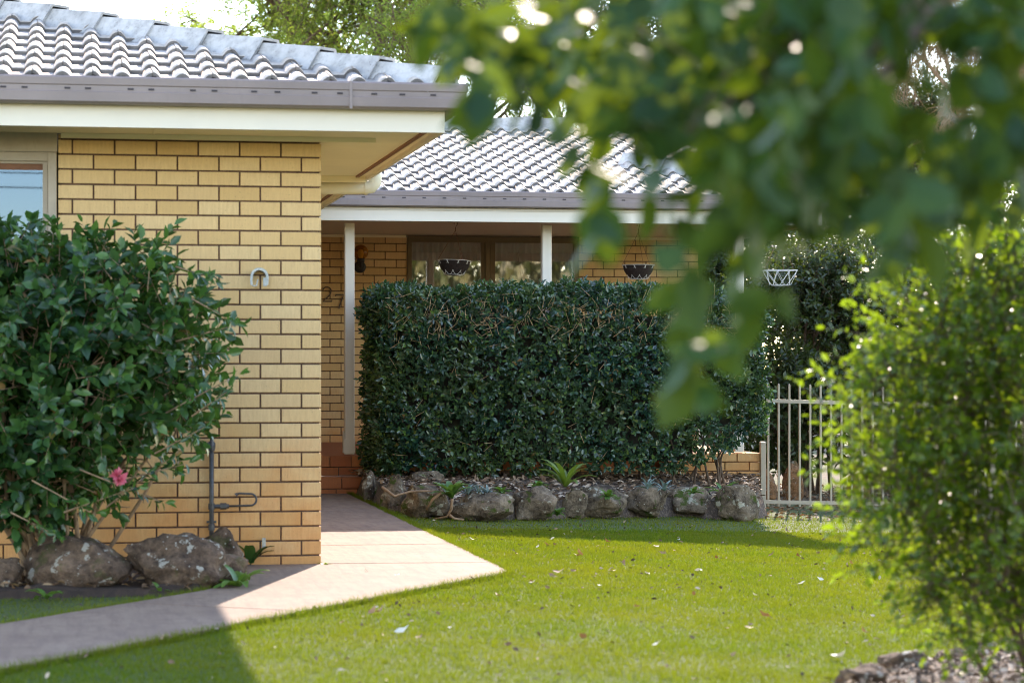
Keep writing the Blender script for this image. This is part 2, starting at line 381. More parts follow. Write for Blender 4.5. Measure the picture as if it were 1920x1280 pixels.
# ------------------------------------------------------------------ ground, lawn, path, beds
PATH_SLABS = [
    [(0.012,5.316),(1.0,5.316),(1.0,7.58),(0.012,7.58)],
    [(0.012,2.866),(1.0,2.866),(1.0,5.30),(0.012,5.30)],
    [(0.012,1.416),(1.0,1.416),(1.0,2.85),(0.012,2.85)],
    [(0.012,0.012),(1.0,-0.078),(1.0,1.40),(0.012,1.40)],
    [(-0.47,-0.012),(0.0,-0.012),(1.0,-0.09),(1.0,-0.58),(.988,-.68),(.935,-.80),(-0.365,-2.672),(-1.16,-2.14),(-0.78,-1.57),(-0.52,-1.05)],
    [(-0.371,-2.68),(-1.70,-4.63),(-2.50,-4.10),(-1.166,-2.147)],
    [(-1.706,-4.64),(-3.7,-7.6),(-4.5,-7.07),(-2.506,-4.107)]]
BED_LEFT = [(-0.5,-0.02),(-0.56,-1.05),(-0.80,-1.50),(-1.3,-1.62),(-6,-1.6),(-6,-0.02)]
BED_MAIN = [(1.06,7.58),(1.12,6.3)]+[(gp(x,y).x+.03,gp(x,y).y+o) for x,y,o in ((735,958,.30),(800,972,.36),(905,977,.38),(1000,976,.34),(1120,972,.34),(1215,972,.34),(1300,970,.34),(1385,977,.30))]+[(4.5,6.3),(4.95,8.0),(1.06,8.0)]
BED_CORNER = [gp(1560,1300), gp(1690,1262), gp(1800,1240), gp(1920,1215), gp(2250,1190), gp(2300,1500), gp(1500,1500)]
BED_CORNER = [(p.x, p.y) for p in BED_CORNER]
def inside(poly, X, Y):
    r = np.zeros(len(X), bool); n = len(poly)
    for i in range(n):
        x0,y0 = poly[i]; x1,y1 = poly[(i+1)%n]
        c = ((y0 > Y) != (y1 > Y)) & (X < (x1-x0)*(Y-y0)/((y1-y0) if y1!=y0 else 1e-9) + x0); r ^= c
    return r
def gzv(X): return -0.045*np.clip(X-1.0, 0, 6.0)

def grid_sheet(name, xs, ys, dz, mat, **p):
    X, Y = np.meshgrid(xs, ys); Z = gzv(X)+dz; nx = len(xs); ny = len(ys)
    i = np.arange(ny-1)[:,None]*nx + np.arange(nx-1)[None,:]; i = i.ravel()
    me = np_mesh(name, np.stack([X,Y,Z],-1).reshape(-1,3), [np.stack([i,i+1,i+1+nx,i+nx],-1)], smooth=True)
    return obj(name, me, mat, **p)
far = [-400,-150,-60,-30,-15,-8]
grid_sheet('ground', np.array(far+list(np.arange(-4,9.01,1.0))+[15,30,60,150,400.]), np.array(far+[-4,0,4,8,12,16,30,60,150,400.]), -.035, M['litter'], kind='structure')
grid_sheet('lawn', np.arange(-9,11.01,1.0), np.arange(-20,8.3,1.0), -.012, M['lawn'], kind='structure')
path = obj('path', MB().prism([(-.02,.0),(1.0,.0),(1.0,7.5),(-.02,7.5)], -.06, -.03).mesh('path'), M['soil'], kind='structure')
EDGES = []
def roughen(poly):
    out = []
    for (x0,y0),(x1,y1) in zip(poly, poly[1:]+poly[:1]):
        out.append((x0,y0)); L = math.hypot(x1-x0,y1-y0); mx_,my_ = (x0+x1)/2,(y0+y1)/2
        ar = sum(a[0]*b[1]-b[0]*a[1] for a,b in zip(poly, poly[1:]+poly[:1])); sg_ = 1 if ar > 0 else -1
        nx_,ny_ = sg_*(y1-y0)/L, -sg_*(x1-x0)/L; qx,qy = mx_+nx_*.05, my_+ny_*.05
        inner = (qx<.02 and qy>-.1) or qy>7.5 or any(inside(q, np.array([qx]), np.array([qy]))[0] for q in PATH_SLABS if q is not poly)
        if inner: continue
        EDGES.append((x0,y0,x1,y1,nx_,ny_)); n = max(1,int(L/.07))
        for i in range(1,n):
            f = i/n; x,y = x0+(x1-x0)*f, y0+(y1-y0)*f; e = .016*mnoise.noise((x*3.1,y*3.1,2))+.010*mnoise.noise((x*11,y*11,7)); out.append((x+nx_*e,y+ny_*e))
    return out
ROUGH = [roughen(p) for p in PATH_SLABS]
for poly in ROUGH:
    MB().prism(poly, -.05, .014).build('slab', M['path'], path, bevel=.004)

def bed(name, poly, zf, mat, step=.09):
    xs = np.arange(min(p[0] for p in poly)-.1, max(p[0] for p in poly)+.1, step)
    ys = np.arange(min(p[1] for p in poly)-.1, max(p[1] for p in poly)+.1, step)
    X, Y = np.meshgrid(xs, ys); ins = inside(poly, X.ravel(), Y.ravel())
    Z = np.array([zf(x,y)+.03*mnoise.noise((x*5,y*5,1.3))+.02*mnoise.noise((x*17,y*17,4.)) for x,y in zip(X.ravel(),Y.ravel())])
    Z = np.where(ins, Z, gzv(X.ravel())-.06); nx=len(xs); ny=len(ys)
    i = (np.arange(ny-1)[:,None]*nx + np.arange(nx-1)[None,:]).ravel()
    q = np.stack([i,i+1,i+1+nx,i+nx],-1); q = q[ins[q].any(1)]
    return obj(name, np_mesh(name, np.stack([X.ravel(),Y.ravel(),Z],-1), [q]), mat, kind='structure')
def bed_main_z(x, y):
    f = min(max((y-(4.9+.38*max(x-1.6,0)))/1.3, 0), 1); return gz(x,y)*(1-.6*f) + .12 + .06*f
bed('garden_bed', BED_MAIN, bed_main_z, M['mulch'])
bed('left_garden_bed', BED_LEFT, lambda x,y: .03, M['soil'])
bed('corner_garden_bed', BED_CORNER, lambda x,y: gz(x,y)+.035, M['mulch'])

def chips(name, poly, zf, n, size, mat, seed, label, cat):
    rng = np.random.default_rng(seed); P=[]
    while len(P) < n:
        x = rng.uniform(min(p[0] for p in poly), max(p[0] for p in poly)); y = rng.uniform(min(p[1] for p in poly), max(p[1] for p in poly))
        if inside(poly, np.array([x]), np.array([y]))[0]: P.append((x,y,zf(x,y)+rng.uniform(.005,.035)))
    P=np.array(P); D=nrm(np.stack([rng.normal(size=n),rng.normal(size=n),rng.normal(size=n)*.25],-1)); N=nrm(np.array([0,0,1.])+rng.normal(size=(n,3))*.45)
    L=rng.uniform(.5,1.4,n)*size
    o=obj(name, leaf_mesh(name,P,D,N,L,L*rng.uniform(.25,.6,n),rng.uniform(0,1,n)), mat, kind='stuff'); o['label']=label; o['category']=cat
    return o
chips('mulch_chips', BED_MAIN, bed_main_z, 5200, .055, M['chip'], 11, 'brown bark and leaf mulch between the rock edging and the clipped hedge', 'mulch')
chips('soil_litter', BED_LEFT, lambda x,y: .03, 1500, .05, M['dead_leaf'], 12, 'dead leaves and twigs on dark soil under the left bush', 'leaf litter')
chips('bark_mulch', BED_CORNER, lambda x,y: gz(x,y)+.03, 5000, .040, M['chip'], 13, 'pale sunlit bark mulch in the bottom right corner', 'mulch')
FENCE_BED=[(4.3,6.0),(10,6.9),(10,14),(4.9,14),(4.6,7.9)]
chips('fallen_litter', FENCE_BED, lambda x,y: gz(x,y)-.03, 3500, .06, M['dead_leaf'], 14, 'brown fallen leaves on the ground around the picket fence', 'leaf litter')

# grass blades over the lawn
def make_grass():
    rng = np.random.default_rng(3); n0 = 2000000
    X = rng.uniform(-4.2,8.5,n0); Y = rng.uniform(-8.5,7.4,n0)
    d = (X-CAM.x)*sS+(Y-CAM.y)*cS; u = ((X-CAM.x)*cS-(Y-CAM.y)*sS)/d*FPX+960
    keep = (u>-260)&(u<2250)&(d>6.5)
    keep &= rng.uniform(0,1,n0) < np.clip(1.25-(d-8)*.05, .45, 1)
    thin = np.array([1.0])
    for poly in PATH_SLABS: 
        keep &= ~inside(poly, X, Y)
    for poly in (BED_LEFT, BED_MAIN, BED_CORNER): keep &= ~inside(poly, X, Y)
    keep &= ~((X>-.5)&(X<.02)&(Y>-.05)) & ~((X<0)&(Y>0)) & ~((X<1.0)&(Y>0))
    keep &= ~((Y>6.6)&(rng.uniform(0,1,n0)<.8))
    # bare soil patches by the rocks
    rk = (Y>3.4+.35*np.maximum(X-1.6,0))&(rng.uniform(0,1,n0)<.78); keep &= ~rk
    keep &= ~((X<-.5)&(Y>-3.2)&(1.45*X-.97*Y<.36)&(rng.uniform(0,1,n0)<.80))
    bare = np.array([mnoise.noise((x*.9,y*.9,9)) for x,y in zip(X,Y)]) if False else 0
    ex=[];ey=[]
    for (x0,y0,x1,y1,nx_,ny_) in EDGES:
        m_=int(math.hypot(x1-x0,y1-y0)*900); f=rng.uniform(0,1,m_); o_=np.abs(rng.normal(0,.022,m_))-.006; ex.append(x0+(x1-x0)*f+nx_*o_); ey.append(y0+(y1-y0)*f+ny_*o_)
    ex=np.concatenate(ex); ey=np.concatenate(ey); ne=len(ex)
    X=np.concatenate([X[keep],ex]);Y=np.concatenate([Y[keep],ey]); d=np.concatenate([d[keep],(ex-CAM.x)*sS+(ey-CAM.y)*cS]); n=len(X)
    clump = np.array([mnoise.noise((x*2.2,y*2.2,0)) for x,y in zip(X[::1],Y[::1])]) if n<900000 else 0
    H = rng.uniform(.010,.025,n)*(1+.35*clump)*(1+.5*np.array([mnoise.noise((x*13,y*13,5)) for x,y in zip(X,Y)]))*np.where(rng.uniform(0,1,n)<.02,1.6,1)
    H[-ne:] = rng.uniform(.025,.058,ne)
    A = rng.uniform(0,6.283,n); ln = rng.uniform(.1,.9,n)*H
    Wd = rng.uniform(.0028,.0048,n)*np.clip(d/11,1,1.6)
    B = np.stack([X,Y,gzv(X)-.013],-1); T = np.stack([np.cos(A),np.sin(A),np.zeros(n)],-1)
    A2 = rng.uniform(0,6.283,n)
    tip = B+np.stack([np.cos(A2)*ln,np.sin(A2)*ln,H],-1)
    V = np.stack([B-T*Wd[:,None]/2,B+T*Wd[:,None]/2,tip],1).reshape(-1,3)
    F = np.arange(n*3).reshape(n,3)
    o = obj('grass', np_mesh('grass', V, [F], np.repeat(rng.uniform(0,1,n),3), smooth=False), M['grass'], kind='stuff')
    o['label']='short mown yellow green lawn grass beside the path'; o['category']='grass'
make_grass()

# ------------------------------------------------------------------ house
house = thing('house', (0,0,0), 'single storey yellow brick house with grey tiled roof and front porch', 'house')
CR, BL, BH = .0862, .240, .0762
BRICK_ME = {}
def brick_mesh(L, H, mat, key, dep=.10):
    k = (round(L,3), round(H,3), key)
    if k not in BRICK_ME:
        c = .0028; me = MB()
        v = [(0,0,0),(L,0,0),(L,0,H),(0,0,H)]; y0=-.001
        fr = [(c,-c,c),(L-c,-c,c),(L-c,-c,H-c),(c,-c,H-c)]; bk = [(0,dep,0),(L,dep,0),(L,dep,H),(0,dep,H)]
        me.add(v+fr+bk, [(4,5,6,7)]+[(i,(i+1)%4,4+(i+1)%4,4+i) for i in range(4)]+[((i+1)%4,i,8+i,8+(i+1)%4) for i in range(4)])
        m = me.mesh('brick'); m.materials.append(mat); BRICK_ME[k] = m
    return BRICK_ME[k]
def lay_bricks(parent, x0, x1, z0, z1, ypl, mat, key, start_right=True, jitter=.0016, skip=None, phase=0):
    """stretcher bond on a wall facing -Y; each brick is a part of the wall"""
    row = 0; z = z0; rr = random.Random(hash((x0,ypl)) % 1000); n = 0
    while z < z1-.02:
        H = min(BH, z1-z)
        cuts = []; x = x1 - (0 if (row+phase)%2 == 0 else BL/2)
        if (row+phase)%2: cuts.append((x1-BL/2+.010, x1))
        while x > x0+.015:
            a = max(x-BL+.010, x0); cuts.append((a, x)); x -= BL
        for a, b in cuts:
            if b-a < .02 or (skip and skip(a,b,z)): continue
            o = bpy.data.objects.new('brick', brick_mesh(b-a, H, mat, key)); COL.objects.link(o); o.parent = parent
            o.location = (a, ypl + rr.uniform(-jitter, jitter), z + rr.uniform(-.0008,.0008)); n += 1
            o.rotation_euler = (0, rr.uniform(-.003,.003), rr.uniform(-.004,.004))
        z += CR; row += 1
    return n
def brick_stuff(name, parent, axis, a0, a1, z0, z1, pl, mat, row0=0):
    """the same bond as one part, for faces the photograph does not show"""
    mb = MB(); z = z0; row = row0
    while z < z1-.02:
        x = a0 - (BL/2 if row%2 else 0)
        while x < a1:
            s, e = max(x,a0), min(x+BL-.010, a1)
            if e-s > .02:
                if axis == 'x': mb.box(s,e,pl,pl+.1,z,min(z+BH,z1))
                else: mb.box(pl-.1,pl,s,e,z,min(z+BH,z1))
            x += BL
        z += CR; row += 1
    return mb.build(name, mat, parent, kind='stuff')
SOF, ZB = 2.51, 0.012
# front wall
fw = MB().box(-1.50,-.009,.006,.24,-.1,SOF+.05).build('front_wall', M['mortar'], house)
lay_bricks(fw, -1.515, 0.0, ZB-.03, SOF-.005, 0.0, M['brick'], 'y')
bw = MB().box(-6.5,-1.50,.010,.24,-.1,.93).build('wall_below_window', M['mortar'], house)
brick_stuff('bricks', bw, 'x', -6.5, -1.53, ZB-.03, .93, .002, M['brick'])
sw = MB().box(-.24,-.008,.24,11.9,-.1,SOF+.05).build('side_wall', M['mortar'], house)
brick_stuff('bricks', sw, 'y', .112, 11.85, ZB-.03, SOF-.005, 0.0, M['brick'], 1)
# left window
win = MB().box(-3.9,-1.525,.03,.09,2.335,2.40).build('window', M['frame_beige'], house)
MB().box(-3.9,-1.522,-.012,.05,2.402,SOF+.03).build('head_board', M['frame_beige'], win)
MB().box(-3.9,-1.56,.005,.03,2.35,2.40).build('head_mould', M['frame_beige'], win)
MB().box(-3.8,-1.60,.045,.075,2.30,2.335).build('sash_rail', M['timber'], win)
MB().box(-1.575,-1.524,-.016,.06,.93,2.40).build('frame_jamb', M['frame_beige'], win, bevel=.004)
MB().box(-1.603,-1.577,.02,.07,.93,2.335).build('sash_stile', M['frame_beige'], win)
MB().box(-3.9,-1.58,-.02,.08,.90,.955).build('sill', M['frame_beige'], win)
MB().box(-3.85,-1.603,.05,.056,.955,2.30).build('pane', M['glass'], win)
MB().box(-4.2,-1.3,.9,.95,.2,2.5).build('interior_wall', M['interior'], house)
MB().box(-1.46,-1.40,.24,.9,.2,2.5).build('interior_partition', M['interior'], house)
# porch back wall, Y = 11.85
YB = 11.85; PC = 2.575
pw = MB().box(.0,2.10,YB+.006,YB+.2,.2,PC+.1).build('porch_wall', M['mortar'], house)
pw2 = MB().box(4.03,5.36,YB+.006,YB+.2,.2,PC+.1).build('porch_wall', M['mortar'], house)
lay_bricks(pw, .95, 2.112, .33, PC-.02, YB, M['brick'], 'y', phase=1)
lay_bricks(pw2, 4.02, 5.37, 1.45, PC-.02, YB, M['brick'], 'y')
brick_stuff('bricks', pw2, 'x', 4.02, 5.37, .33, 1.43, YB, M['brick'])
MB().box(2.105,4.03,YB+.02,YB+.2,.2,1.2).build('wall_below_porch_window', M['mortar'], house)
pwn = MB().box(2.118,4.012,YB-.01,YB+.06,PC-.075,PC-.012).build('porch_window', M['frame'], house)
for xa, xb, nm in ((2.118,2.165,'frame_jamb'),(3.965,4.012,'frame_jamb'),(2.975,3.03,'mullion'),(3.034,3.085,'sash_stile'),(2.93,2.971,'sash_stile')):
    MB().box(xa,xb,YB-.014 if nm!='sash_stile' else YB+.002,YB+.05,1.2,PC-.075).build(nm, M['frame'], pwn)
MB().box(2.165,2.93,YB+.022,YB+.028,1.2,PC-.077).build('pane', M['glass_porch'], pwn)
MB().box(3.085,3.965,YB+.032,YB+.038,1.2,PC-.077).build('pane', M['glass_porch'], pwn)
# sheer curtains behind the panes
for x0, x1 in ((2.13,2.95),(3.05,4.0)):
    n = 140; V=[]; 
    for i in range(n+1):
        x = x0+(x1-x0)*i/n; y = YB+.16+.02*math.sin(i*.62)+.012*math.sin(i*.23+1)
        V += [(x,y,1.15),(x,y,PC-.06)]
    MB().add(V, [(2*i,2*i+2,2*i+3,2*i+1) for i in range(n)]).build('curtain', M['curtain'], pwn, smooth=True)
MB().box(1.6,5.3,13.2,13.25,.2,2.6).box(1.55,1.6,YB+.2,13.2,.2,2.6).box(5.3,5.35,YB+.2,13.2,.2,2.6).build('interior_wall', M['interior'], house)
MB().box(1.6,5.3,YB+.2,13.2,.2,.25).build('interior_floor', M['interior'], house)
# porch floor, base wall and steps
MB().prism([(.0,8.0),(1.34,8.0),(1.34,8.13),(4.86,8.13),(4.86,YB+.02),(.0,YB+.02)],.20,.336).build('porch_floor', M['brick_red'], house)
pb = MB().box(1.22,4.97,8.03,8.2,-.35,.20).build('porch_base_wall', M['mortar'], house)
lay_bricks(pb, 4.02, 4.985, -.26, .335, 8.02, M['brick'], 'y')
brick_stuff('bricks', pb, 'x', 1.2, 4.0, -.26, .20, 8.02, M['brick'])
brick_stuff('end_bricks', pb, 'y', 8.13, 11.8, -.26, .335, 4.985, M['brick'], 1)
for (y0, z0, z1) in ((7.62,-.03,.155),(7.98,.155,.335)):
    st = MB().box(.012,1.33,y0+.008,y0+.42,z0,z1-.012).build('porch_step', M['mortar'], house)
    x = .02 - (.05 if z0 < 0 else .12)
    while x < 1.33:                                     # bricks on edge over one stretcher course
        s, e = max(x,.014), min(x+.188,1.335)
        if e-s > .03:
            o = obj('brick', brick_mesh(e-s, .098, M['brick_red'], 'r', .32), parent=st); o.location = (s, y0-.012, z1-.098)
        x += .196
    x = -.08 if z0 < 0 else -.02
    while x < 1.33:
        s, e = max(x,.014), min(x+.188,1.335)
        if e-s > .03:
            o = obj('brick', brick_mesh(e-s, .072, M['brick_red'], 'r', .2), parent=st); o.location = (s, y0, z1-.098-.080)
        x += .196
# eaves: soffit, fascia, gutter swept round the corners
FX, FY, PX, PY = .63, -.68, 5.47, 7.66
def sweep(prof):
    """profile (outward offset, z) swept along the eaves line"""
    line = [lambda o:(-7.5, FY-o), lambda o:(FX+o, FY-o), lambda o:(FX+o, PY-o), lambda o:(PX+o, PY-o), lambda o:(PX+o, 13.0)]
    n = len(prof); vs = [(*L(o), z) for L in line for o, z in prof]
    fs = [(i*n+k, i*n+(k+1)%n, (i+1)*n+(k+1)%n, (i+1)*n+k) for i in range(len(line)-1) for k in range(n)]
    fs += [tuple(range(n-1,-1,-1)), tuple((len(line)-1)*n+k for k in range(n))]
    return MB().add(vs, fs)
sweep([(-.025,2.485),(0,2.485),(0,2.735),(-.025,2.735)]).build('fascia', M['paint_white'], house)
gut = sweep([(.004,2.605),(.085,2.605),(.108,2.615),(.112,2.665),(.106,2.67),(.107,2.70),(.113,2.705),(.116,2.742),(.108,2.752),(.098,2.745),
       (.098,2.625),(.010,2.618),(.010,2.70),(.004,2.70)]).build('gutter', M['gutter'], house)
slot = MB().box(-.016,.016,-.002,.002,-.005,.005).mesh('slot'); slot.materials.append(M['slot'])
for i in range(16):
    o = obj('slot', slot, parent=gut); o.location = (.55-.17*i-.03*math.sin(i*3), FY-.1085, 2.684)
for i in range(24):
    o = obj('slot', slot, parent=gut); o.location = (.95+.185*i, PY-.1085, 2.684)
MB().box(FX-.55,FX-.5345,FY-.1175,FY-.113,2.60,2.752).build('joint_cover', M['gutter'], gut)
sf = MB().box(-7.5,FX-.026,FY+.026,.0,SOF,SOF+.02).box(.002,FX-.026,.0,PY-.03,SOF,SOF+.02).build('soffit', M['paint_cream'], house)
MB().box(-1.50,FX-.34+.03,-.03,-.002,SOF-.028,SOF-.001).box(.001,.03,.0,7.6,SOF-.028,SOF-.001).build('cornice_mould', M['paint_cream'], sf)
MB().box(.03,FX-.028,2.86,2.90,SOF-.045,SOF-.001).build('cross_batten', M['paint_cream'], sf)
MB().box(-.98,-.965,FY+.03,-.035,SOF-.006,SOF-.001).build('cover_strip', M['paint_cream'], sf)
MB().box(FX-.10,FX-.075,FY+.10,7.4,SOF-.012,SOF-.001).build('edge_strip', M['timber'], sf)
MB().box(.0,PX-.03,PY-.03,YB+.2,PC,PC+.02).build('porch_ceiling', M['ceil'], house)
MB().box(.62,PX-.001,PY-.022,PY+.12,2.478,2.60).build('porch_beam', M['paint_white'], house)
for xa, xb in ((.8,2.10),(4.02,5.37)): MB().box(xa,xb,YB-.03,YB-.002,PC-.03,PC-.002).build('porch_cornice', M['paint_cream'], house)
# downpipe offset under the side eave
MB().tube([(.69,3.02,2.62),(.69,3.02,2.52),(.685,3.02,2.475),(.66,3.02,2.445),(.62,3.02,2.438),(.20,3.02,2.432),(.05,3.02,2.42),(.05,3.02,2.30),(.05,3.02,.05)], .047, 14).build('downpipe', M['pvc'], house, smooth=True)
MB().tube([(.63,3.02,2.439),(.61,3.02,2.438)], .051, 14).build('pipe_socket', M['pvc'], house)
# porch posts
POST_X = [1.066, 2.92, 4.78]
for x in POST_X:
    MB().box(x-.045,x+.045,8.04,8.13,.345,2.478).build('porch_post', M['paint_white'], house, bevel=.006)
MB().box(POST_X[0]-.058,POST_X[0]-.048,8.035,8.12,.36,.56).box(POST_X[0]-.05,POST_X[0]+.05,8.030,8.039,.355,.49).build('post_bracket', M['paint_white'], house)

# roof
TP = .275; CP = 1/math.sqrt(1+TP*TP); SP = TP*CP
EZ = 2.715
e0, e1 = FY-.07, FX+.07
apex = (e1-4.0, e0+4.0, EZ+4.0*TP)
RY0 = PY-.07; RUN = 3.40; RDX = 3.75
rid_z = EZ+RUN*TP
def zoff(v, d): return (v[0], v[1], v[2]+d)
D = -.03
rv = [(e1,e0,EZ),(e1-8,e0,EZ),apex,(e1,RY0,EZ),(apex[0],13,apex[2]),(apex[0]-4,13,EZ),
      (PX+.07,RY0,EZ),(RDX,RY0+(PX+.07-RDX),EZ+(PX+.07-RDX)*TP),(RDX,RY0+RUN,rid_z),(e1-RUN,RY0+RUN,rid_z),
      (RDX,RY0+2*RUN-(PX+.07-RDX),EZ+(PX+.07-RDX)*TP),(PX+.07,RY0+2*RUN,EZ),(e1,RY0+2*RUN,EZ)]
roof = MB().add([zoff(v,D) for v in rv], [(0,2,1),(0,3,9,4,2),(1,2,4,5),(3,6,7,8,9),(8,10,11,12,9),(6,11,10,7),(7,10,8)]).build('roof', M['deck'], house)
TW, GA, TL = .325, .325, .385
def tile_mesh():
    xs = [TW*i/20 for i in range(21)]; T0=.022
    def pr(x):
        best = 0
        for c in (0.0, TW/2, TW):
            dx = abs(x-c)
            if dx < .045: best = max(best, .037*math.cos(dx/.045*math.pi/2)**.6)
        return best + (.004 if x < .03 else 0)
    V=[]
    for x in xs:
        xx = .0015+x*(TW-.003)/TW; z = pr(x)
        V += [(xx,0,z+.024-T0),(xx,.0,z+.024-.003),(xx,.006,z+.024),(xx,TL,z)]
    F=[]
    for i in range(20):
        a=i*4; b=a+4
        F += [(a,b,b+1,a+1),(a+1,b+1,b+2,a+2),(a+2,b+2,b+3,a+3),(b,a,a+3,b+3)]
    F += [(0,1,2,3),(83,82,81,80)]
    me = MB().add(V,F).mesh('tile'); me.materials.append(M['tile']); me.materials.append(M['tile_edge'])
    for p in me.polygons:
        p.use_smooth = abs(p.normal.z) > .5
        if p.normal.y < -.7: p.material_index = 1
    return me
TILE = tile_mesh()
def lay_tiles(org, nrow, x0, x1, planes, name='tile'):
    """tiles on a slope that climbs towards +Y; planes = (point, normal) that keep the tile side"""
    rr = random.Random(4); n = 0; pend = MB()
    for r in range(nrow):
        s = r*GA; x = x0 - (TW/2 if r % 2 else 0)
        while x < x1:
            loc = Vector((x, org[0]+s*CP, org[1]+s*SP))
            mat = Matrix.Translation(loc) @ Matrix.Rotation(math.atan(TP)+rr.uniform(-.006,.006), 4, 'X') @ Matrix.Rotation(rr.uniform(-.008,.008), 4, 'Z')
            cs = [mat @ Vector(p) for p in ((0,0,0),(TW,0,0),(TW,TL,0),(0,TL,0))]
            me = TILE; skip = False
            for q, nn in planes:
                ds = [(c-q).dot(nn) for c in cs]
                if max(ds) < .01: skip = True; break
                if min(ds) < 0:
                    bm = bmesh.new(); bm.from_mesh(me); inv = mat.inverted()
                    bmesh.ops.bisect_plane(bm, geom=bm.verts[:]+bm.edges[:]+bm.faces[:], plane_co=inv@q, plane_no=(inv.to_3x3()@nn), clear_inner=True)
                    m2 = bpy.data.meshes.new('tile'); bm.to_mesh(m2); bm.free()
                    if len(m2.polygons) == 0: skip = True; break
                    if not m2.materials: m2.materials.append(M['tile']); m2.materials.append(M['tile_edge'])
                    me = m2
            if not skip:
                o = bpy.data.objects.new(name, me); COL.objects.link(o); o.parent = roof; o.matrix_local = mat; n += 1
            x += TW
    return n
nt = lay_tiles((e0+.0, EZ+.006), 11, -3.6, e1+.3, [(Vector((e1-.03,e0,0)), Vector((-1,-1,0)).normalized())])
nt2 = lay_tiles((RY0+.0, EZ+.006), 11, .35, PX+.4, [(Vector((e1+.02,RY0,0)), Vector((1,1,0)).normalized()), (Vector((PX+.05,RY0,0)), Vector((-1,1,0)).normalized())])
print('tiles', nt, nt2)
def cap_mesh():
    L=.50; V=[]
    def sec(y, k, dz): return [(-.150*k,y,-.105+dz),(-.066*k,y,.050+dz),(.066*k,y,.050+dz),(.150*k,y,-.105+dz)]
    V = sec(0,1.07,.030)+sec(L,.95,-.004)+[(x*.86,y+.004,z-.016) for x,y,z in sec(0,1.07,.030)]
    F = [(i+1,i,i+4,i+5) for i in range(3)] + [(i,i+1,i+9,i+8) for i in range(3)]
    me = MB().add(V,F).mesh('ridge_cap'); me.materials.append(M['cap']); return me
CAP = cap_mesh()
def caps(p0, p1, name, expo=.445):
    p0, p1 = Vector(p0), Vector(p1); d = (p1-p0); L = d.length; d.normalize(); n = int(L/expo)
    rt = d.cross(Vector((0,0,1))).normalized(); up = rt.cross(d)
    B = Matrix((rt, d, up)).transposed().to_4x4(); rr = random.Random(2)
    for i in range(n):
        o = bpy.data.objects.new(name, CAP); COL.objects.link(o); o.parent = roof
        o.matrix_local = Matrix.Translation(p0+d*expo*i) @ B @ Matrix.Rotation(rr.uniform(-.012,.012), 4, 'Z')
h0 = Vector((e1-.06,e0+.06,EZ+.06))
caps(h0, (apex[0],apex[1],apex[2]+.065), 'hip_cap')
caps((PX+.05,RY0+.02,EZ+.065), (RDX,RY0+(PX+.07-RDX),EZ+(PX+.07-RDX)*TP+.065), 'hip_cap')
caps((RDX,RY0+RUN,rid_z+.06), (-2.4,RY0+RUN,rid_z+.06), 'ridge_cap')

# ------------------------------------------------------------------ things fixed to the walls
# hose hook
HS=.86
hk = thing('hose_hook', (-.365,-.002,1.69), 'galvanised horseshoe shaped hose hook on yellow brick wall', 'hose hook')
arc = [(-.048*math.cos(a), math.sin(a)*.048) for a in np.linspace(-.55, math.pi+.0, 16)]
arc = [(-.052,-.055),(-.055,-.02)]+[(-.054*math.cos(a), .054*math.sin(a)) for a in np.linspace(.1, math.pi-.1, 13)]+[(.055,-.02),(.052,-.055)]
def ribbon(pts, wdt, y0, y1):
    mb = MB(); P=[Vector((a,b)) for a,b in pts]; n=len(P); V=[]
    for i,p in enumerate(P):
        t=(P[min(i+1,n-1)]-P[max(i-1,0)]).normalized(); s=Vector((-t.y,t.x))*wdt/2
        for q in (p-s,p+s):
            V += [(q.x,y0,q.y),(q.x,y1,q.y)]
    F=[]
    for i in range(n-1):
        a=i*4;b=a+4; F += [(a,a+2,b+2,b),(a+1,b+1,b+3,a+3),(a,b,b+1,a+1),(a+2,a+3,b+3,b+2)]
    F += [(0,1,3,2),(4*n-4,4*n-2,4*n-1,4*n-3)]
    return mb.add(V,F)
ribbon(arc, .0145, -.075, -.069).build('hook_plate', M['galv'], hk)
ribbon([(p[0]*.86,p[1]*.86) for p in arc[1:-1]], .006, -.069, .0).build('hook_arch', M['galv'], hk)
ribbon([(-.050,-.055),(-.035,-.062),(-.018,-.058),(-.010,-.018)], .008, -.07,-.03).build('hook_foot', M['galv'], hk)
MB().box(.026,.050,-.068,-.060,-.062,-.006).build('hook_tab', M['galv'], hk)
hk.scale=(HS,HS,HS)
# tap and riser pipe
tp = thing('garden_tap', (-.64,-.035,.16), 'dark painted riser pipe with curled copper tap tube on yellow brick wall', 'tap')
MB().tube([(0,0,-.15),(0,0,.555)], .0135, 10).build('riser', M['pipe'], tp, smooth=True)
MB().tube([(0,0,.52),(0,0,.548),(0,0,.575)], [.020,.023,.016], 8).tube([(0,0,.575),(0,0,.60)], .010, 8).tube([(-.030,0,.557),(.022,0,.557)], .012, 8).build('top_elbow', M['pipe'], tp)
MB().tube([(0,0,.06),(0,0,.095)], .019, 8).tube([(0,0,.18),(0,0,.215)], .019, 8).build('collar', M['pipe'], tp)
MB().tube([(.01,0,.198),(.055,0,.198)], .012, 8).tube([(.05,0,.198),(.085,0,.198)], .019, 6).tube([(.085,0,.198),(.10,0,.198)], .013, 8).build('valve', M['pipe'], tp)
cp = [(.10,0,.198),(.225,-.01,.201)]+[(.225+.034*math.sin(a),-.012,.235-.034*math.cos(a)) for a in np.linspace(.2,math.pi,9)]+[(.16,-.012,.272),(.148,-.012,.268)]
MB().tube(cp, .0062, 8).build('tube', M['pipe'], tp, smooth=True)
MB().tube([(.152,-.012,.272),(.138,-.012,.262)], [.006,.012], 8).build('nozzle', M['pipe'], tp)
MB().box(-.028,.028,.012,.034,.10,.113).build('pipe_clip', M['pipe'], tp)
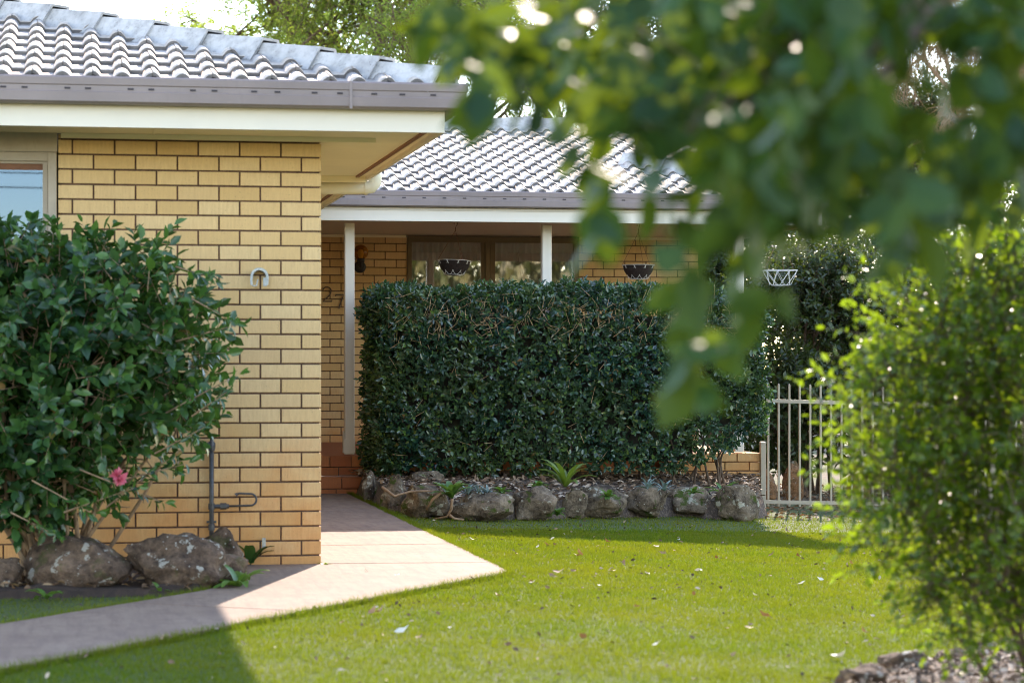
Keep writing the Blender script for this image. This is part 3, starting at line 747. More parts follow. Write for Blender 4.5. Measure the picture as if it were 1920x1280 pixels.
# small bracket near the ground
br = thing('wall_bracket', (-.335,-.002,.14), 'small white metal strap bracket low on the brick wall', 'bracket')
MB().box(-.011,.011,-.012,-.008,-.035,.03).build('strap', M['galv'], br, bevel=.002)
MB().tube([(0,-.014,-.025),(0,-.006,-.025)], .004, 8).build('screw', M['slot'], br)
# house number
hn = thing('house_number', (1.248,YB-.012,1.93), 'bronze house number 27 on shaded porch brick wall', 'house number')
two = [(-.040,.042)]+[(.0-.044*math.cos(a),.036+.040*math.sin(a)) for a in np.linspace(.25,math.pi,10)]+[(.042,.018),(.026,-.015),(-.005,-.045),(-.044,-.078),(.050,-.078),(.052,-.066)]
sev = [(-.046,.052),(-.046,.068),(.046,.068),(.030,.040),(.010,-.01),(-.004,-.05),(-.010,-.082)]
two_o = ribbon([(a-.005,b+.0) for a,b in two], .0135, -.006, .006).build('digit', M['digit'], hn)
sv = ribbon([(a+.135,b-.075) for a,b in sev], .0135, -.006, .006).build('digit', M['digit'], hn)
# wall lamp
lp = thing('wall_lamp', (1.60,YB-.004,2.225), 'black wall lamp with amber glass globe beside porch window', 'wall lamp')
prof = [(.001,0),(.062,.002),(.066,.010),(.055,.024),(.03,.03),(.001,.03)]
bp = MB().lathe(prof, 20).build('back_plate', M['black'], lp, smooth=True); bp.rotation_euler=(R(90),0,0)
MB().tube([(0,-.02,0),(0,-.07,.0),(0,-.085,.02),(0,-.085,.06)], .018, 10).tube([(0,-.085,.045),(0,-.085,.09)], .042, 14).build('arm', M['black'], lp, smooth=True)
gl = [(.082*math.sin(a), .155-.082*math.cos(a)) for a in np.linspace(.45, math.pi-.02, 14)]
g = MB().lathe(gl, 22, (0,-.085,.0)).build('globe', M['amber'], lp, smooth=True)
t = NT('frosted_bulb'); t.set_b(Base_Color=(.8,.72,.5), Roughness=.4)
MB().lathe([(.012,.09),(.022,.12),(.028,.15),(.018,.175),(.001,.18)], 14, (0,-.085,0)).build('bulb', t.m, lp, smooth=True)
# hanging baskets
def basket(loc, top, rad, liner, label, tilt=0.0, mat='wire', chain=True):
    b = thing('hanging_basket', loc, label, 'hanging basket', 'hanging baskets under the porch eave')
    b.rotation_euler = (0, tilt, random.uniform(0,1))
    mb = MB(); n=24
    mb.tube([(rad*math.cos(2*math.pi*i/n),rad*math.sin(2*math.pi*i/n),0) for i in range(n+1)], .0032, 5)
    for k in range(9):                                        # crossing half hoops of wire
        a=2*math.pi*k/9; q=[]
        for j in range(11):
            s=j/10; th=a+ (s-.5)*1.5; dep=math.sin(math.pi*s); rr=rad*(1-.42*dep)
            q.append((rr*math.cos(th), rr*math.sin(th), -rad*.88*dep*.95))
        mb.tube(q, .0021, 4)
    mb.tube([(rad*.5*math.cos(2*math.pi*i/n),rad*.5*math.sin(2*math.pi*i/n),-rad*.84) for i in range(n+1)], .003, 4)
    mb.build('wire_frame', M[mat], b, smooth=True)
    if liner:
        pr = [(rad*.93*math.cos(a), -rad*.86*math.sin(a)) for a in np.linspace(.0,math.pi/2,8)]
        MB().lathe([(max(r,.002),z-.006) for r,z in pr], 24).lathe([(max(r*.93,.002),z*.9+.004) for r,z in pr[:6]], 24).build('liner', M[liner], b, smooth=True)
    if chain:
        h = top-loc[2]; mb = MB()
        for k in range(3):
            a=2*math.pi*k/3+.3; mb.tube([(rad*math.cos(a),rad*math.sin(a),0),(0,0,h*.72)], .0022, 4)
        mb.tube([(0,0,h*.70),(0,0,h*.80)], .004, 5)
        mb.tube([(.022*math.sin(a), 0, h*.88-.022*math.cos(a)*1.1) for a in np.linspace(.3,5.2,12)], .0035, 5)
        mb.tube([(0,0,h*.94),(0,0,h)], .0035, 5)
        mb.build('chain', M['rust'], b)
    return b
basket(at(852,489,23.2), PC, .162, 'coir', 'wire basket with dark coir liner hanging before the porch window', .05)
basket(at(1197,497,23.4), PC, .16, 'coir', 'lined wire basket hanging before the brick wall right of the window')
basket(at(1463,507,22.6), 2.50, .165, None, 'empty white wire basket hanging past the last porch post')

# ------------------------------------------------------------------ fence
fn = thing('picket_fence', (4.95,8.0,gz(4.95,8)), 'cream metal picket fence between the porch and the garden bush', 'fence')
PKM = MB().box(-.0095,.0095,-.0095,.0095,.0,1.155).add([(-.0095,-.0095,1.156),(.0095,-.0095,1.156),(.0095,.0095,1.156),(-.0095,.0095,1.156),(0,0,1.168)],[(0,1,4),(1,2,4),(2,3,4),(3,0,4)]).mesh('picket', bevel=.002); PKM.materials.append(M['fence'])
FSL = -.028
for i in range(46):
    x = .10+.1035*i; o = obj('picket', PKM, parent=fn); o.location = (x, 0, .012+FSL*x)
for z in (.052, 1.01):
    MB().add([(.03,-.017,z-.017),(4.9,-.017,z-.017+FSL*4.9),(4.9,.017,z-.017+FSL*4.9),(.03,.017,z-.017),(.03,-.017,z+.017),(4.9,-.017,z+.017+FSL*4.9),(4.9,.017,z+.017+FSL*4.9),(.03,.017,z+.017)],
        [(0,3,2,1),(4,5,6,7),(0,1,5,4),(1,2,6,5),(2,3,7,6),(3,0,4,7)]).build('rail', M['fence'], fn)
for x in (.045, 2.33, 4.75):
    MB().box(x-.025,x+.025,-.03,.02,-.10+FSL*x,1.05 if x>1 else .62).build('post', M['fence'], fn, bevel=.003)

# ------------------------------------------------------------------ rocks
def rock(name, px0, px1, ytop, ybase, label, mat, seed, depth=.8, block=.75, group=None, p=None, sink=.10, dz=0.0, squash=1.0):
    c = gp((px0+px1)/2, ybase-2, dz) if p is None else p
    d = dist(c); wd = (px1-px0)/FPX*d; ht = (ybase-ytop)/FPX*d*squash
    rr = random.Random(seed); bm = bmesh.new(); bmesh.ops.create_icosphere(bm, subdivisions=4, radius=1.0)
    planes = []
    for _ in range(13):
        n = Vector((rr.gauss(0,1), rr.gauss(0,1), rr.gauss(0,.8)+.2)).normalized(); planes.append((n, rr.uniform(.62,.90)))
    o3 = Vector((seed*3.1, seed*1.7, seed*.9))
    for v in bm.verts:
        q = v.co.copy(); q = Vector([math.copysign(abs(a)**block, a) for a in q])
        for n, l in planes:
            e = q.dot(n)-l
            if e > 0: q -= n*e*.93
        q += q.normalized()*(.17*mnoise.noise(q*1.4+o3)+.11*mnoise.noise(q*3.1+o3)-.10*abs(mnoise.noise(q*2.3-o3))+.07*mnoise.noise(q*6.5+o3)+.04*mnoise.noise(q*14+o3)+.02*mnoise.noise(q*27+o3))
        v.co = q
    xs=[v.co.x for v in bm.verts]; ys=[v.co.y for v in bm.verts]; zs=[v.co.z for v in bm.verts]
    hw = wd/2
    tot = ht*(1+sink)
    for v in bm.verts:
        v.co.x = (v.co.x-(max(xs)+min(xs))/2)/(max(xs)-min(xs))*wd*1.02
        v.co.y = (v.co.y-(max(ys)+min(ys))/2)/(max(ys)-min(ys))*wd*depth
        v.co.z = (v.co.z-min(zs))/(max(zs)-min(zs))*tot - ht*sink
    me = bpy.data.meshes.new(name); bm.to_mesh(me); bm.free(); me.shade_smooth(); me.materials.append(M[mat])
    o = bpy.data.objects.new(name, me); COL.objects.link(o)
    back = Vector((sS, cS, 0))*wd*depth*.42
    o.location = (c.x+back.x, c.y+back.y, c.z); o.rotation_euler = (0,0,-YAW)
    return tag(o, label, 'rock', group)
GL = 'boulders along the left garden bed'
rock('boulder', -75, 36, 1048, 1114, 'round dark boulder cut off by the left edge of the picture', 'rock', 21, group=GL)
rock('boulder', 32, 238, 1008, 1113, 'broad grey boulder under the left bush, second from the left edge', 'rock', 38, .75, .8, group=GL)
rock('boulder', 226, 424, 1004, 1110, 'rounded boulder spotted with white lichen next to the concrete path', 'rock', 23, .7, .8, group=GL)
rock('boulder', 372, 462, 1040, 1098, 'low dark boulder behind the leafy weed at the path edge', 'rock', 24, .8, .8, group=GL)
rock('boulder', 362, 452, 990, 1084, 'tall dark boulder against the brick wall below the tap', 'rock', 25, .8, .85, group=GL)
GB = 'rocks edging the hedge bed'
lab = ['upright mossy rock at the corner of the porch steps','narrow upright rock second from the porch steps','pointed pale topped rock third from the porch steps',
 'brown rock with dry roots over it near the path','long low rock with pale lichen patches below the rosette plant','grey humped rock below and left of the strap leaved plant',
 'small mossy rock right of the grey humped rock','large tan rock below and right of the strap leaved plant','square rock thick with white lichen in middle of the row','dark squared rock with orange stain, second from the right end','rounded rock with yellow lichen at the right end of the bed']
front = [(681,702,888,944),(697,716,903,944),(714,760,895,958),(753,848,916,972),(845,962,928,977),(962,1042,918,976),(1056,1100,922,972),(1080,1174,917,972),(1172,1258,917,972),(1258,1344,919,970),(1346,1424,915,977)]
for i,(a,b,c_,d_) in enumerate(front):
    rock('edging_rock', a-3, b+3, c_-5, d_, lab[i], 'rock_bed' if i not in (3,) else 'rock_bed', 50+i, .75 if i>1 else 1.2, .72, GB)
labb = ['brown rock behind the row, half under the hedge foot at left','reddish rock tucked under the hedge behind the rosette plant','low brown rock in shade under the hedge middle','flat brown rock behind the right end of the row']
for i,(a,b,c_,d_,m_) in enumerate([(756,832,885,922,'rock_bed'),(864,926,882,912,'rock_red'),(1190,1262,886,908,'rock_bed'),(1368,1422,902,930,'rock_bed')]):
    rock('bed_rock', a, b, c_, d_, labb[i], m_, 80+i, .8, .75, 'rocks inside the hedge bed', dz=.12)
labc = ['smooth brown rock sunk in the lawn edge at bottom right','low rock cut by the bottom edge at right','small rough rock in the bark mulch at right','crumbly grey rock under the right bush']
for i,(a,b,c_,d_) in enumerate([(1650,1752,1222,1272),(1570,1672,1250,1300),(1752,1828,1220,1250),(1828,1892,1200,1240)]):
    rock('lawn_rock', a, b, c_, d_, labc[i], 'rock', 90+i, .8, .8, 'rocks at the bottom right')
for i,(a,b,c_,d_) in enumerate([(1425,1458,880,925),(1468,1508,865,925),(1590,1640,890,935)]):
    rock('shade_rock', a, b, c_, d_+14, ['small brown rock behind the fence post','tall brown rock in shade behind the fence pickets','rock in shade behind the middle of the fence'][i], 'rock_red', 100+i, .8, .8, 'rocks behind the fence')

# ------------------------------------------------------------------ hedge
def make_hedge():
    rng = np.random.default_rng(21)
    x0,x1,y0,y1,z0,z1 = 1.19,4.62,6.62,7.75,.12,1.80
    h = thing('hedge', ((x0+x1)/2,(y0+y1)/2,.10), 'clipped dark green box hedge in front of the porch window', 'hedge')
    ox,oy,oz = h.location
    def wob(P): 
        return np.array([mnoise.noise(Vector(p)*1.9)*.085+mnoise.noise(Vector(p)*6.5)*.075 for p in P])
    def face(n, fix, val, nd, seed):
        r = np.random.default_rng(seed); P = np.stack([r.uniform(x0,x1,n), r.uniform(y0,y1,n), z0+.10+(z1-z0-.10)*r.uniform(0,1,n)**.95],-1); P[:,fix]=val
        # rounded shoulders
        P += np.array(nd)[None,:]*wob(P)[:,None]
        P -= np.array(nd)[None,:]*(r.exponential(.055,n))[:,None]
        if fix==1:
            e = np.clip((P[:,2]-(z1-.16))/.16,0,1); P[:,1]+= e**2*.13
            ex = np.clip((x0+.14-P[:,0])/.14,0,1)+np.clip((P[:,0]-x1+.14)/.14,0,1); P[:,1]+=ex**2*.12
            b = np.clip((.34-P[:,2])/.2,0,1); P[:,1]+=b*.10
        return P, np.tile(np.array(nd,float),(n,1))
    parts=[face(3900,1,y0,(0,-1,0),1), face(1500,0,x0,(-1,0,0),2), face(1300,0,x1,(1,0,0),3), face(2300,2,z1,(0,0,1),4)]
    B=np.concatenate([p[0] for p in parts]); N=np.concatenate([p[1] for p in parts])
    kp=~((B[:,0]>3.95)&(B[:,2]<.20+np.clip((B[:,0]-3.95)*.62,0,.34)+.05*np.sin(B[:,0]*17)))&~((B[:,0]>4.2)&(B[:,2]>1.80-.5*np.clip(B[:,0]-4.35,0,1)))
    B=B[kp]; N=N[kp]
    dirs = nrm(N + rng.normal(size=B.shape)*.55 + np.array([0,0,.35]))
    tl = rng.uniform(.03,.085,len(B))
    P,D,NN,L,W,r = sprig_leaves(B,dirs,tl,7,.053,rng,1.0,.52)
    off = np.array([ox,oy,oz])
    f = obj('foliage', leaf_mesh('foliage',P-off,D,NN,L,W,r), M['leaf_hedge'], h, kind='stuff')
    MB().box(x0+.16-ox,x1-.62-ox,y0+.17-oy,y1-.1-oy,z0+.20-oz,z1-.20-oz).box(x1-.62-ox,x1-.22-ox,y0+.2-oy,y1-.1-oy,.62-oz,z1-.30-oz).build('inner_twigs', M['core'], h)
    # clipped bare twigs on the shoulder, stems at the foot
    n=430; Bx=np.stack([rng.uniform(x0+.03,x1-.1,n), y0+rng.uniform(-.05,.05,n), rng.normal(1.56,.10,n)],-1)
    k=70; Bx2=np.stack([rng.uniform(x0+.03,x1-.1,k), np.full(k,y0-.01), rng.uniform(.3,1.5,k)],-1); Bx=np.concatenate([Bx,Bx2]); n+=k
    dd=nrm(np.stack([rng.normal(size=n)*.6,-np.abs(rng.normal(size=n))*.55,rng.normal(.45,.6,n)],-1)); ln=rng.uniform(.04,.13,n)
    Bx[:,1]+= np.array([-mnoise.noise(Vector((p[0],y0,p[2]))*1.9)*.075 for p in Bx])
    V,F=prisms(Bx-off-dd*.03,Bx+dd*ln[:,None]-off,rng.uniform(.0016,.0032,n),rng.uniform(.001,.0016,n),4)
    obj('clipped_twigs', np_mesh('clipped_twigs',V,[F]), M['twig'], h, kind='stuff')
    segs=[]
    for i in range(26):
        x=rng.uniform(x0+.1,x1-.1); y=rng.uniform(y0+.12,y0+.6); p=Vector((x-ox,y-oy,-.05))
        q=p+Vector((rng.normal()*.08,rng.normal()*.05,.28)); s=q+Vector((rng.normal()*.1,rng.normal()*.06,.3)); segs+= [(p,q,.014,.010),(q,s,.010,.006)]
    obj('stems', seg_mesh('stems',segs), M['bark'], h, kind='stuff')
    # one long stray shoot to the left of the hedge
    B=np.array([[x0-.03,y0+.1,1.47]]); 
    P,D,NN,L,W,r=sprig_leaves(B,np.array([[-1,-.2,-.15]]),np.array([.14]),7,.05,rng,.6,.45)
    obj('stray_shoot', leaf_mesh('stray_shoot',P-off,D,NN,L,W,r), M['leaf_hedge'], h, kind='stuff')
make_hedge()

# ------------------------------------------------------------------ shrubs
def shrub(name, base, label, cat, blobs, nspr, k, L, wr, leafm, barkm, seed, stems=10, tl=(.06,.16), shell=.35, indiv=0, group=None, cuts=None, up=.35, stem_r=.013, stem_top=.75, updir=.35):
    """stems rise from the base into ellipsoid masses whose shell carries leafy sprigs"""
    rng=np.random.default_rng(seed); t=thing(name, base, label, cat, group); o3=np.array(base)
    cs=np.array([b[0] for b in blobs],float); rs=np.array([b[1] for b in blobs],float); wts=np.array([b[2] if len(b)>2 else b[1][0]*b[1][2] for b in blobs],float); wts/=wts.sum()
    ci=rng.choice(len(blobs),nspr,p=wts); u=rnd_dir(nspr,rng)
    rad=1-rng.exponential(shell,nspr)*.6; rad=np.clip(rad,.12,1.0)
    wobv=np.array([mnoise.noise(Vector(a*2.2)+Vector((seed,i,0))) for a,i in zip(u,ci)])
    B=cs[ci]+u*rs[ci]*(rad*(1+.22*wobv))[:,None]
    dirs=nrm(u+rng.normal(size=u.shape)*.45+np.array([0,0,updir]))
    if cuts is not None:
        kk=cuts(B); B=B[kk]; dirs=dirs[kk]; ci=ci[kk]
    tln=rng.uniform(tl[0],tl[1],len(B))
    P,D,N,LL,W,r=sprig_leaves(B,dirs,tln,k,L,rng,1.0,wr,up)
    if indiv:
        dep=(P[:,0]-CAM.x)*sS+(P[:,1]-CAM.y)*cS; ux=((P[:,0]-CAM.x)*cS-(P[:,1]-CAM.y)*sS)/dep*FPX+960; vy=HOR-(P[:,2]-CAM.z)/dep*FPX
        sc=np.where((ux>-20)&(ux<1940)&(vy>-20)&(vy<1300), LL/dep*(1-.0*dep)-(dep-dep.min())*.0025, -1)
        idx=np.argsort(-sc)[:indiv]; mask=np.ones(len(P),bool); mask[idx]=False
        leaf_objects(t,o3,P[idx],D[idx],N[idx],LL[idx],W[idx],leafm)
        P,D,N,LL,W,r=P[mask],D[mask],N[mask],LL[mask],W[mask],r[mask]
    obj('foliage', leaf_mesh('foliage',P-o3,D,N,LL,W,r), leafm, t, kind='stuff')
    V,F=prisms(B-dirs*.05-o3,B+dirs*tln[:,None]*.9-o3,np.full(len(B),.0028),np.full(len(B),.0014),3)
    obj('twigs', np_mesh('twigs',V,[F]), barkm, t, kind='stuff')
    allsegs=[]
    for i in range(stems):
        segs=[]; allsegs.append(segs)
        c=int(rng.choice(len(blobs),p=wts)); tgt=cs[c]+rnd_dir(1,rng)[0]*rs[c]*.62
        p=np.array([rng.normal()*.10,rng.normal()*.07,-.04]); e=(tgt-o3); m=4; prev=p
        bow=rng.normal(size=3)*.06
        for j in range(1,m+1):
            f=j/m; q=p+(e-p)*f+bow*math.sin(f*3.14)+np.array([0,0,.10*math.sin(f*3.14)])
            segs.append((prev,q,stem_r*(1-.6*(j-1)/m),stem_r*(1-.6*j/m)))
            if j>1:
                for _ in range(2):
                    e2=q+rnd_dir(1,rng)[0]*rs[c]*.35; segs.append((q,e2,stem_r*.4,stem_r*.15))
            prev=q
    if indiv:
        for sg_ in allsegs: obj('stem', seg_mesh('stem',sg_), barkm, t)
    else: obj('stems', seg_mesh('stems',sum(allsegs,[])), barkm, t, kind='stuff')
    return t
LEAF_ME={}
def leaf_objects(t,o3,P,D,N,L,W,mat):
    """single leaves as parts; six shared shapes"""
    key=mat.name
    if key not in LEAF_ME:
        LEAF_ME[key]=[]
        for i in range(6):
            me=leaf_mesh('leaf',np.zeros((1,3)),np.array([[0,1.,0]]),np.array([[0,0,1.]]),np.array([1.]),np.array([[.42,.5,.58][i%3]]),np.array([i/6]),drop=.04+.04*i)
            me.materials.append(mat); LEAF_ME[key].append(me)
    for i in range(len(P)):
        d=Vector(D[i]).normalized(); n=Vector(N[i]); x=d.cross(n).normalized(); z=x.cross(d); l=L[i]
        o=bpy.data.objects.new('leaf',LEAF_ME[key][i%6]); COL.objects.link(o); o.parent=t
        o.matrix_local=Matrix.Translation(Vector(P[i]-o3)) @ (Matrix((x,d,z)).transposed()*l).to_4x4()

b0=at(95,1030,12.95); b0.z=.03
lb=[(at(20,605,12.75),(.62,.5,.52)),(at(190,590,12.7),(.48,.42,.40)),(at(300,650,12.75),(.30,.30,.30)),(at(100,720,12.6),(.60,.45,.42)),(at(-180,620,12.8),(.6,.5,.7)),(at(290,760,12.8),(.30,.28,.22),.08),(at(40,850,12.7),(.50,.35,.32),.26)]
lb=[((c.x,c.y,c.z),r,*w_) for c,r,*w_ in lb]
bush=shrub('left_bush',(b0.x,b0.y,b0.z),'dark green glossy leaved bush against the brick wall at left','bush',lb,2100,8,.080,.58,M['leaf_bush'],M['bark_pale'],31,stems=40,tl=(.07,.2),shell=.5,indiv=260,stem_r=.014,
    cuts=lambda B:(B[:,1]<-.06))
o3=np.array(bush.location)
def spray(px0,py0,px1,py1,d,n,L,t,mat,seed):
    rng=np.random.default_rng(seed); a=np.array(at(px0,py0,d)); b=np.array(at(px1,py1,d-.1)); f=np.linspace(.25,1,n)
    B=a+(b-a)*f[:,None]; dr=nrm((b-a)[None,:]+rng.normal(size=(n,3))*.25*np.linalg.norm(b-a)); 
    P,D,N,LL,W,r=sprig_leaves(B,dr,np.full(n,.05),3,L,rng,1.0,.45)
    return (P,D,N,LL,W,r),(a-o3,b-o3,.005,.0018)
acc=[];sg=[]
for q in [(300,780,440,705,12.5),(290,850,385,800,12.5),(230,900,345,870,12.5),(200,950,320,858,12.6),(150,880,300,940,12.4),(330,500,395,520,12.5),(360,560,430,600,12.5),(330,640,440,610,12.6),(120,960,250,915,12.4),(60,900,170,960,12.3),(20,960,100,1000,12.3),(360,780,425,735,12.5)]:
    a_,s_=spray(*q,7,.066,bush,M['leaf_bush'],int(q[0]+q[1])); acc.append(a_); sg.append(s_)
A=[np.concatenate([a[i] for a in acc]) for i in range(6)]
obj('low_sprays', leaf_mesh('low_sprays',A[0]-o3,*A[1:]), M['leaf_bush'], bush, kind='stuff')
for s_ in sg: obj('stem', seg_mesh('stem',[s_]), M['bark_pale'], bush)
for (px,py,rad) in ((223,893,.042),):
    c=np.array(at(px,py,12.25)); n=46; rng=np.random.default_rng(px); u=rnd_dir(n,rng); 
    obj('flower', leaf_mesh('flower',c-o3+u*.010,nrm(u+rng.normal(size=(n,3))*.3),rnd_dir(n,rng),np.full(n,rad),np.full(n,rad*.62),rng.uniform(0,1,n)), M['petal'], bush)

# foreground bush at right
rb=gp(1905,1290); rb=at(2010,1260,7.95); rb.z=gz(rb.x,rb.y)-.02
rbl=[(at(1900,760,7.85),(.50,.42,.55)),(at(1760,640,7.8),(.26,.26,.30)),(at(1700,800,7.8),(.26,.26,.30)),(at(1880,540,7.8),(.28,.28,.36)),(at(2080,700,7.9),(.5,.45,.65)),(at(1790,960,7.8),(.30,.28,.26)),(at(1950,1090,7.8),(.40,.30,.28)),(at(1690,900,7.8),(.2,.2,.22)),(at(1840,1100,7.75),(.22,.2,.16))]
rbl=[((c.x,c.y,c.z),r) for c,r in rbl]
shrub('right_bush',tuple(rb),'sunlit small leaved green bush at the right edge, out of focus','bush',rbl,2300,8,.036,.56,M['leaf_right'],M['bark'],41,stems=22,tl=(.06,.20),shell=.5,stem_r=.010)

# shrubs and trees behind the fence
def deep_shrub(px,py,d,rx,rz,label,seed,n=1500,L=.075,mat='leaf_dark',name='dark_shrub'):
    c=at(px,py,d); base=(c.x,c.y,gz(c.x,c.y)-.05); rng=np.random.default_rng(seed)
    bl=[((c.x,c.y,c.z),(rx,rx*.8,rz))]+[((c.x+rng.uniform(-.6,.6)*rx,c.y+rng.uniform(-.5,.3)*rx,c.z+rng.uniform(-.6,.6)*rz),(rx*.55,rx*.5,rz*.5)) for _ in range(4)]
    return shrub(name,base,label,'shrub',bl,n,8,L,.5,M[mat],M['bark'],seed,stems=9,tl=(.08,.25),shell=.6,group='shrubs behind the fence',stem_r=.03)
deep_shrub(1520,580,27.5,.95,.75,'dense dark shrub behind the fence beside the porch end',61,1700,.07)
deep_shrub(1500,770,26.6,.7,.6,'low bluish green shrub close behind the fence pickets',62,1100,.08)
deep_shrub(1350,500,31,1.0,1.2,'dark glossy shrub seen through the gap at the end of the porch wall',63,1000,.10)
deep_shrub(1660,560,30,1.5,1.7,'tall dark shrub behind the fence and the right bush',64,2200,.09)
deep_shrub(1800,700,27,1.3,1.2,'broad dark shrub behind the right bush',65,1700,.09)
deep_shrub(1930,560,31,1.6,1.9,'tall dark shrub at the far right behind the fence',66,2000,.10)

def tree(name, base, label, h, seed, leafm, barkm, fork, nleaf, L, spread, droop=0.0, levels=4, group=None, r0=.16, cat='tree', wr=.35, sides=5, k=6, twl=.35):
    rng=np.random.default_rng(seed); t=thing(name, base, label, cat, group); segs=[]; tips=[]
    def grow(p, d, ln, r, lev):
        n=3; q=p
        for i in range(n):
            d=nrm(d+rng.normal(size=3)*.16+np.array([0,0,.05-droop*(levels-lev)*.10])); q2=q+d*ln/n
            segs.append((q,q2,r*(1-.25*i/n),r*(1-.25*(i+1)/n))); q=q2
            if lev<=1: tips.append((q,d))
        if lev==0: return
        for _ in range(3 if lev>1 else 4):
            nd=nrm(d+rng.normal(size=3)*spread+np.array([0,0,.12])); grow(q, nd, ln*rng.uniform(.6,.85), r*.58, lev-1)
    segs.append((np.array([0,0,-.1]),np.array([0,0,fork*.5]),r0,r0*.85)); segs.append((np.array([0,0,fork*.5]),np.array([.05,0,fork]),r0*.85,r0*.75))
    for i in range(4):
        a=i*1.57+rng.uniform(0,1); grow(np.array([.05,0,fork]), nrm(np.array([math.cos(a)*.75,math.sin(a)*.75,1.0])), h*.28, r0*.6, levels-1)
    obj('trunk', seg_mesh('trunk',segs,sides), barkm, t)
    if nleaf:
        T=np.array([x[0] for x in tips]); TD=np.array([x[1] for x in tips]); idx=rng.integers(0,len(T),nleaf)
        B=T[idx]+rng.normal(size=(nleaf,3))*twl*.6; dr=nrm(TD[idx]+rng.normal(size=(nleaf,3))*.8+np.array([0,0,-droop]))
        P,D,N,LL,W,r=sprig_leaves(B,dr,np.full(nleaf,twl*.5),k,L,rng,.9,wr)
        obj('crown', leaf_mesh('crown',P,D,N,LL,W,r), leafm, t, kind='stuff')
        V,F=prisms(B-dr*twl*.3,B+dr*twl*.5,np.full(nleaf,.006),np.full(nleaf,.002),3); obj('twigs', np_mesh('twigs',V,[F]), barkm, t, kind='stuff')
    else:
        # bare hanging twigs
        T=np.array([x[0] for x in tips]); idx=rng.integers(0,len(T),5200); A0=T[idx]; D0=nrm(rng.normal(size=(5200,3))*.45+np.array([0,0,-.9])); out=[]
        VV=[];FF=[];o=0; P0=A0
        for s in range(4):
            D0=nrm(D0+rng.normal(size=D0.shape)*.25+np.array([0,0,-.12])); P1=P0+D0*rng.uniform(.12,.3,(5200,1)); V,F=prisms(P0,P1,np.full(5200,.011-.0018*s),np.full(5200,.0095-.0018*s),3); VV.append(V);FF.append(F+o);o+=len(V);P0=P1
        obj('twigs', np_mesh('twigs',np.concatenate(VV),[np.concatenate(FF)]), barkm, t, kind='stuff')
    return t
c=at(735,160,58); tree('gum_tree',(c.x,c.y,0),'airy light green tree with forking trunk behind the roof',9.0,72,M['leaf_tree'],M['bark'],7.2,4200,.12,.6,.25,4,r0=.20,twl=.6)
c=at(540,160,60); tree('gum_tree',(c.x,c.y,0),'leafy light green tree left of the forking tree above the roof',8.4,73,M['leaf_tree'],M['bark'],6.6,5600,.12,.6,.35,4,r0=.15,twl=.6)
c=at(870,200,52); tree('dark_tree',(c.x,c.y,0),'darker low tree above the roof corner beside the overhanging leaves',6.0,74,M['leaf_tree'],M['bark'],5.0,2600,.11,.65,.3,4,r0=.16,twl=.55)
c=at(1100,200,60); tree('dark_tree',(c.x,c.y,0),'green tree behind the porch roof mostly hidden by overhanging leaves',9,75,M['leaf_dark'],M['bark'],5.5,5200,.14,.65,.3,4,r0=.22,twl=.6)
c=at(1380,200,60); tree('dark_tree',(c.x,c.y,0),'dark tree behind the right end of the porch roof',9,78,M['leaf_dark'],M['bark'],4.5,5200,.14,.65,.3,4,r0=.22,twl=.6)
c=at(1600,200,56); tree('dark_tree',(c.x,c.y,0),'dark leafy tree far behind the fence and the overhanging leaves',7.5,79,M['leaf_dark'],M['bark'],3.2,6500,.15,.7,.3,4,r0=.2,twl=.7)
c=at(1880,300,50); tree('bare_tree',(c.x,c.y,0),'bare weeping tree with fine twigs against the bright sky at right',10,76,None,M['bark_pale'],4.0,0,.08,.6,.5,4,r0=.17)
c=at(2060,300,54); tree('bare_tree',(c.x,c.y,0),'bare twiggy tree at the far right edge behind the bushes',10,77,None,M['bark_pale'],4.0,0,.08,.6,.5,4,r0=.17)

# street side behind the camera, seen mirrored in the windows
rng=np.random.default_rng(90); n=26000
X=np.where(rng.uniform(0,1,n)<.75,rng.uniform(4,40,n),rng.uniform(-60,60,n)); top=4.3+4.5*np.clip((X-2)/8,0,1)+1.0*np.array([mnoise.noise((x*.23,0,0)) for x in X])+.6*np.array([mnoise.noise((x*.9,3,0)) for x in X]); Z=top*rng.uniform(0,1,n)**.7
P=np.stack([X,-50+rng.normal(size=n)*1.2,Z],-1); D_=rnd_dir(n,rng); L=rng.uniform(.3,.8,n)
o=obj('street_trees', leaf_mesh('street_trees',P,D_,rnd_dir(n,rng),L,L*.6,rng.uniform(0,1,n)), M['leaf_far'], kind='stuff'); o['label']='yellow green street trees mirrored in the front window'; o['category']='trees'
for z,lb_ in ((7.15,'lower overhead cable mirrored as a thin line in the front window'),(7.65,'upper overhead cable mirrored as a thin line in the front window')):
    tag(MB().tube([(x,-70,z+.0006*(x*x)) for x in np.linspace(-70,70,15)], .022, 5).build('overhead_cable', M['black'], None), lb_, 'cable', 'overhead cables')

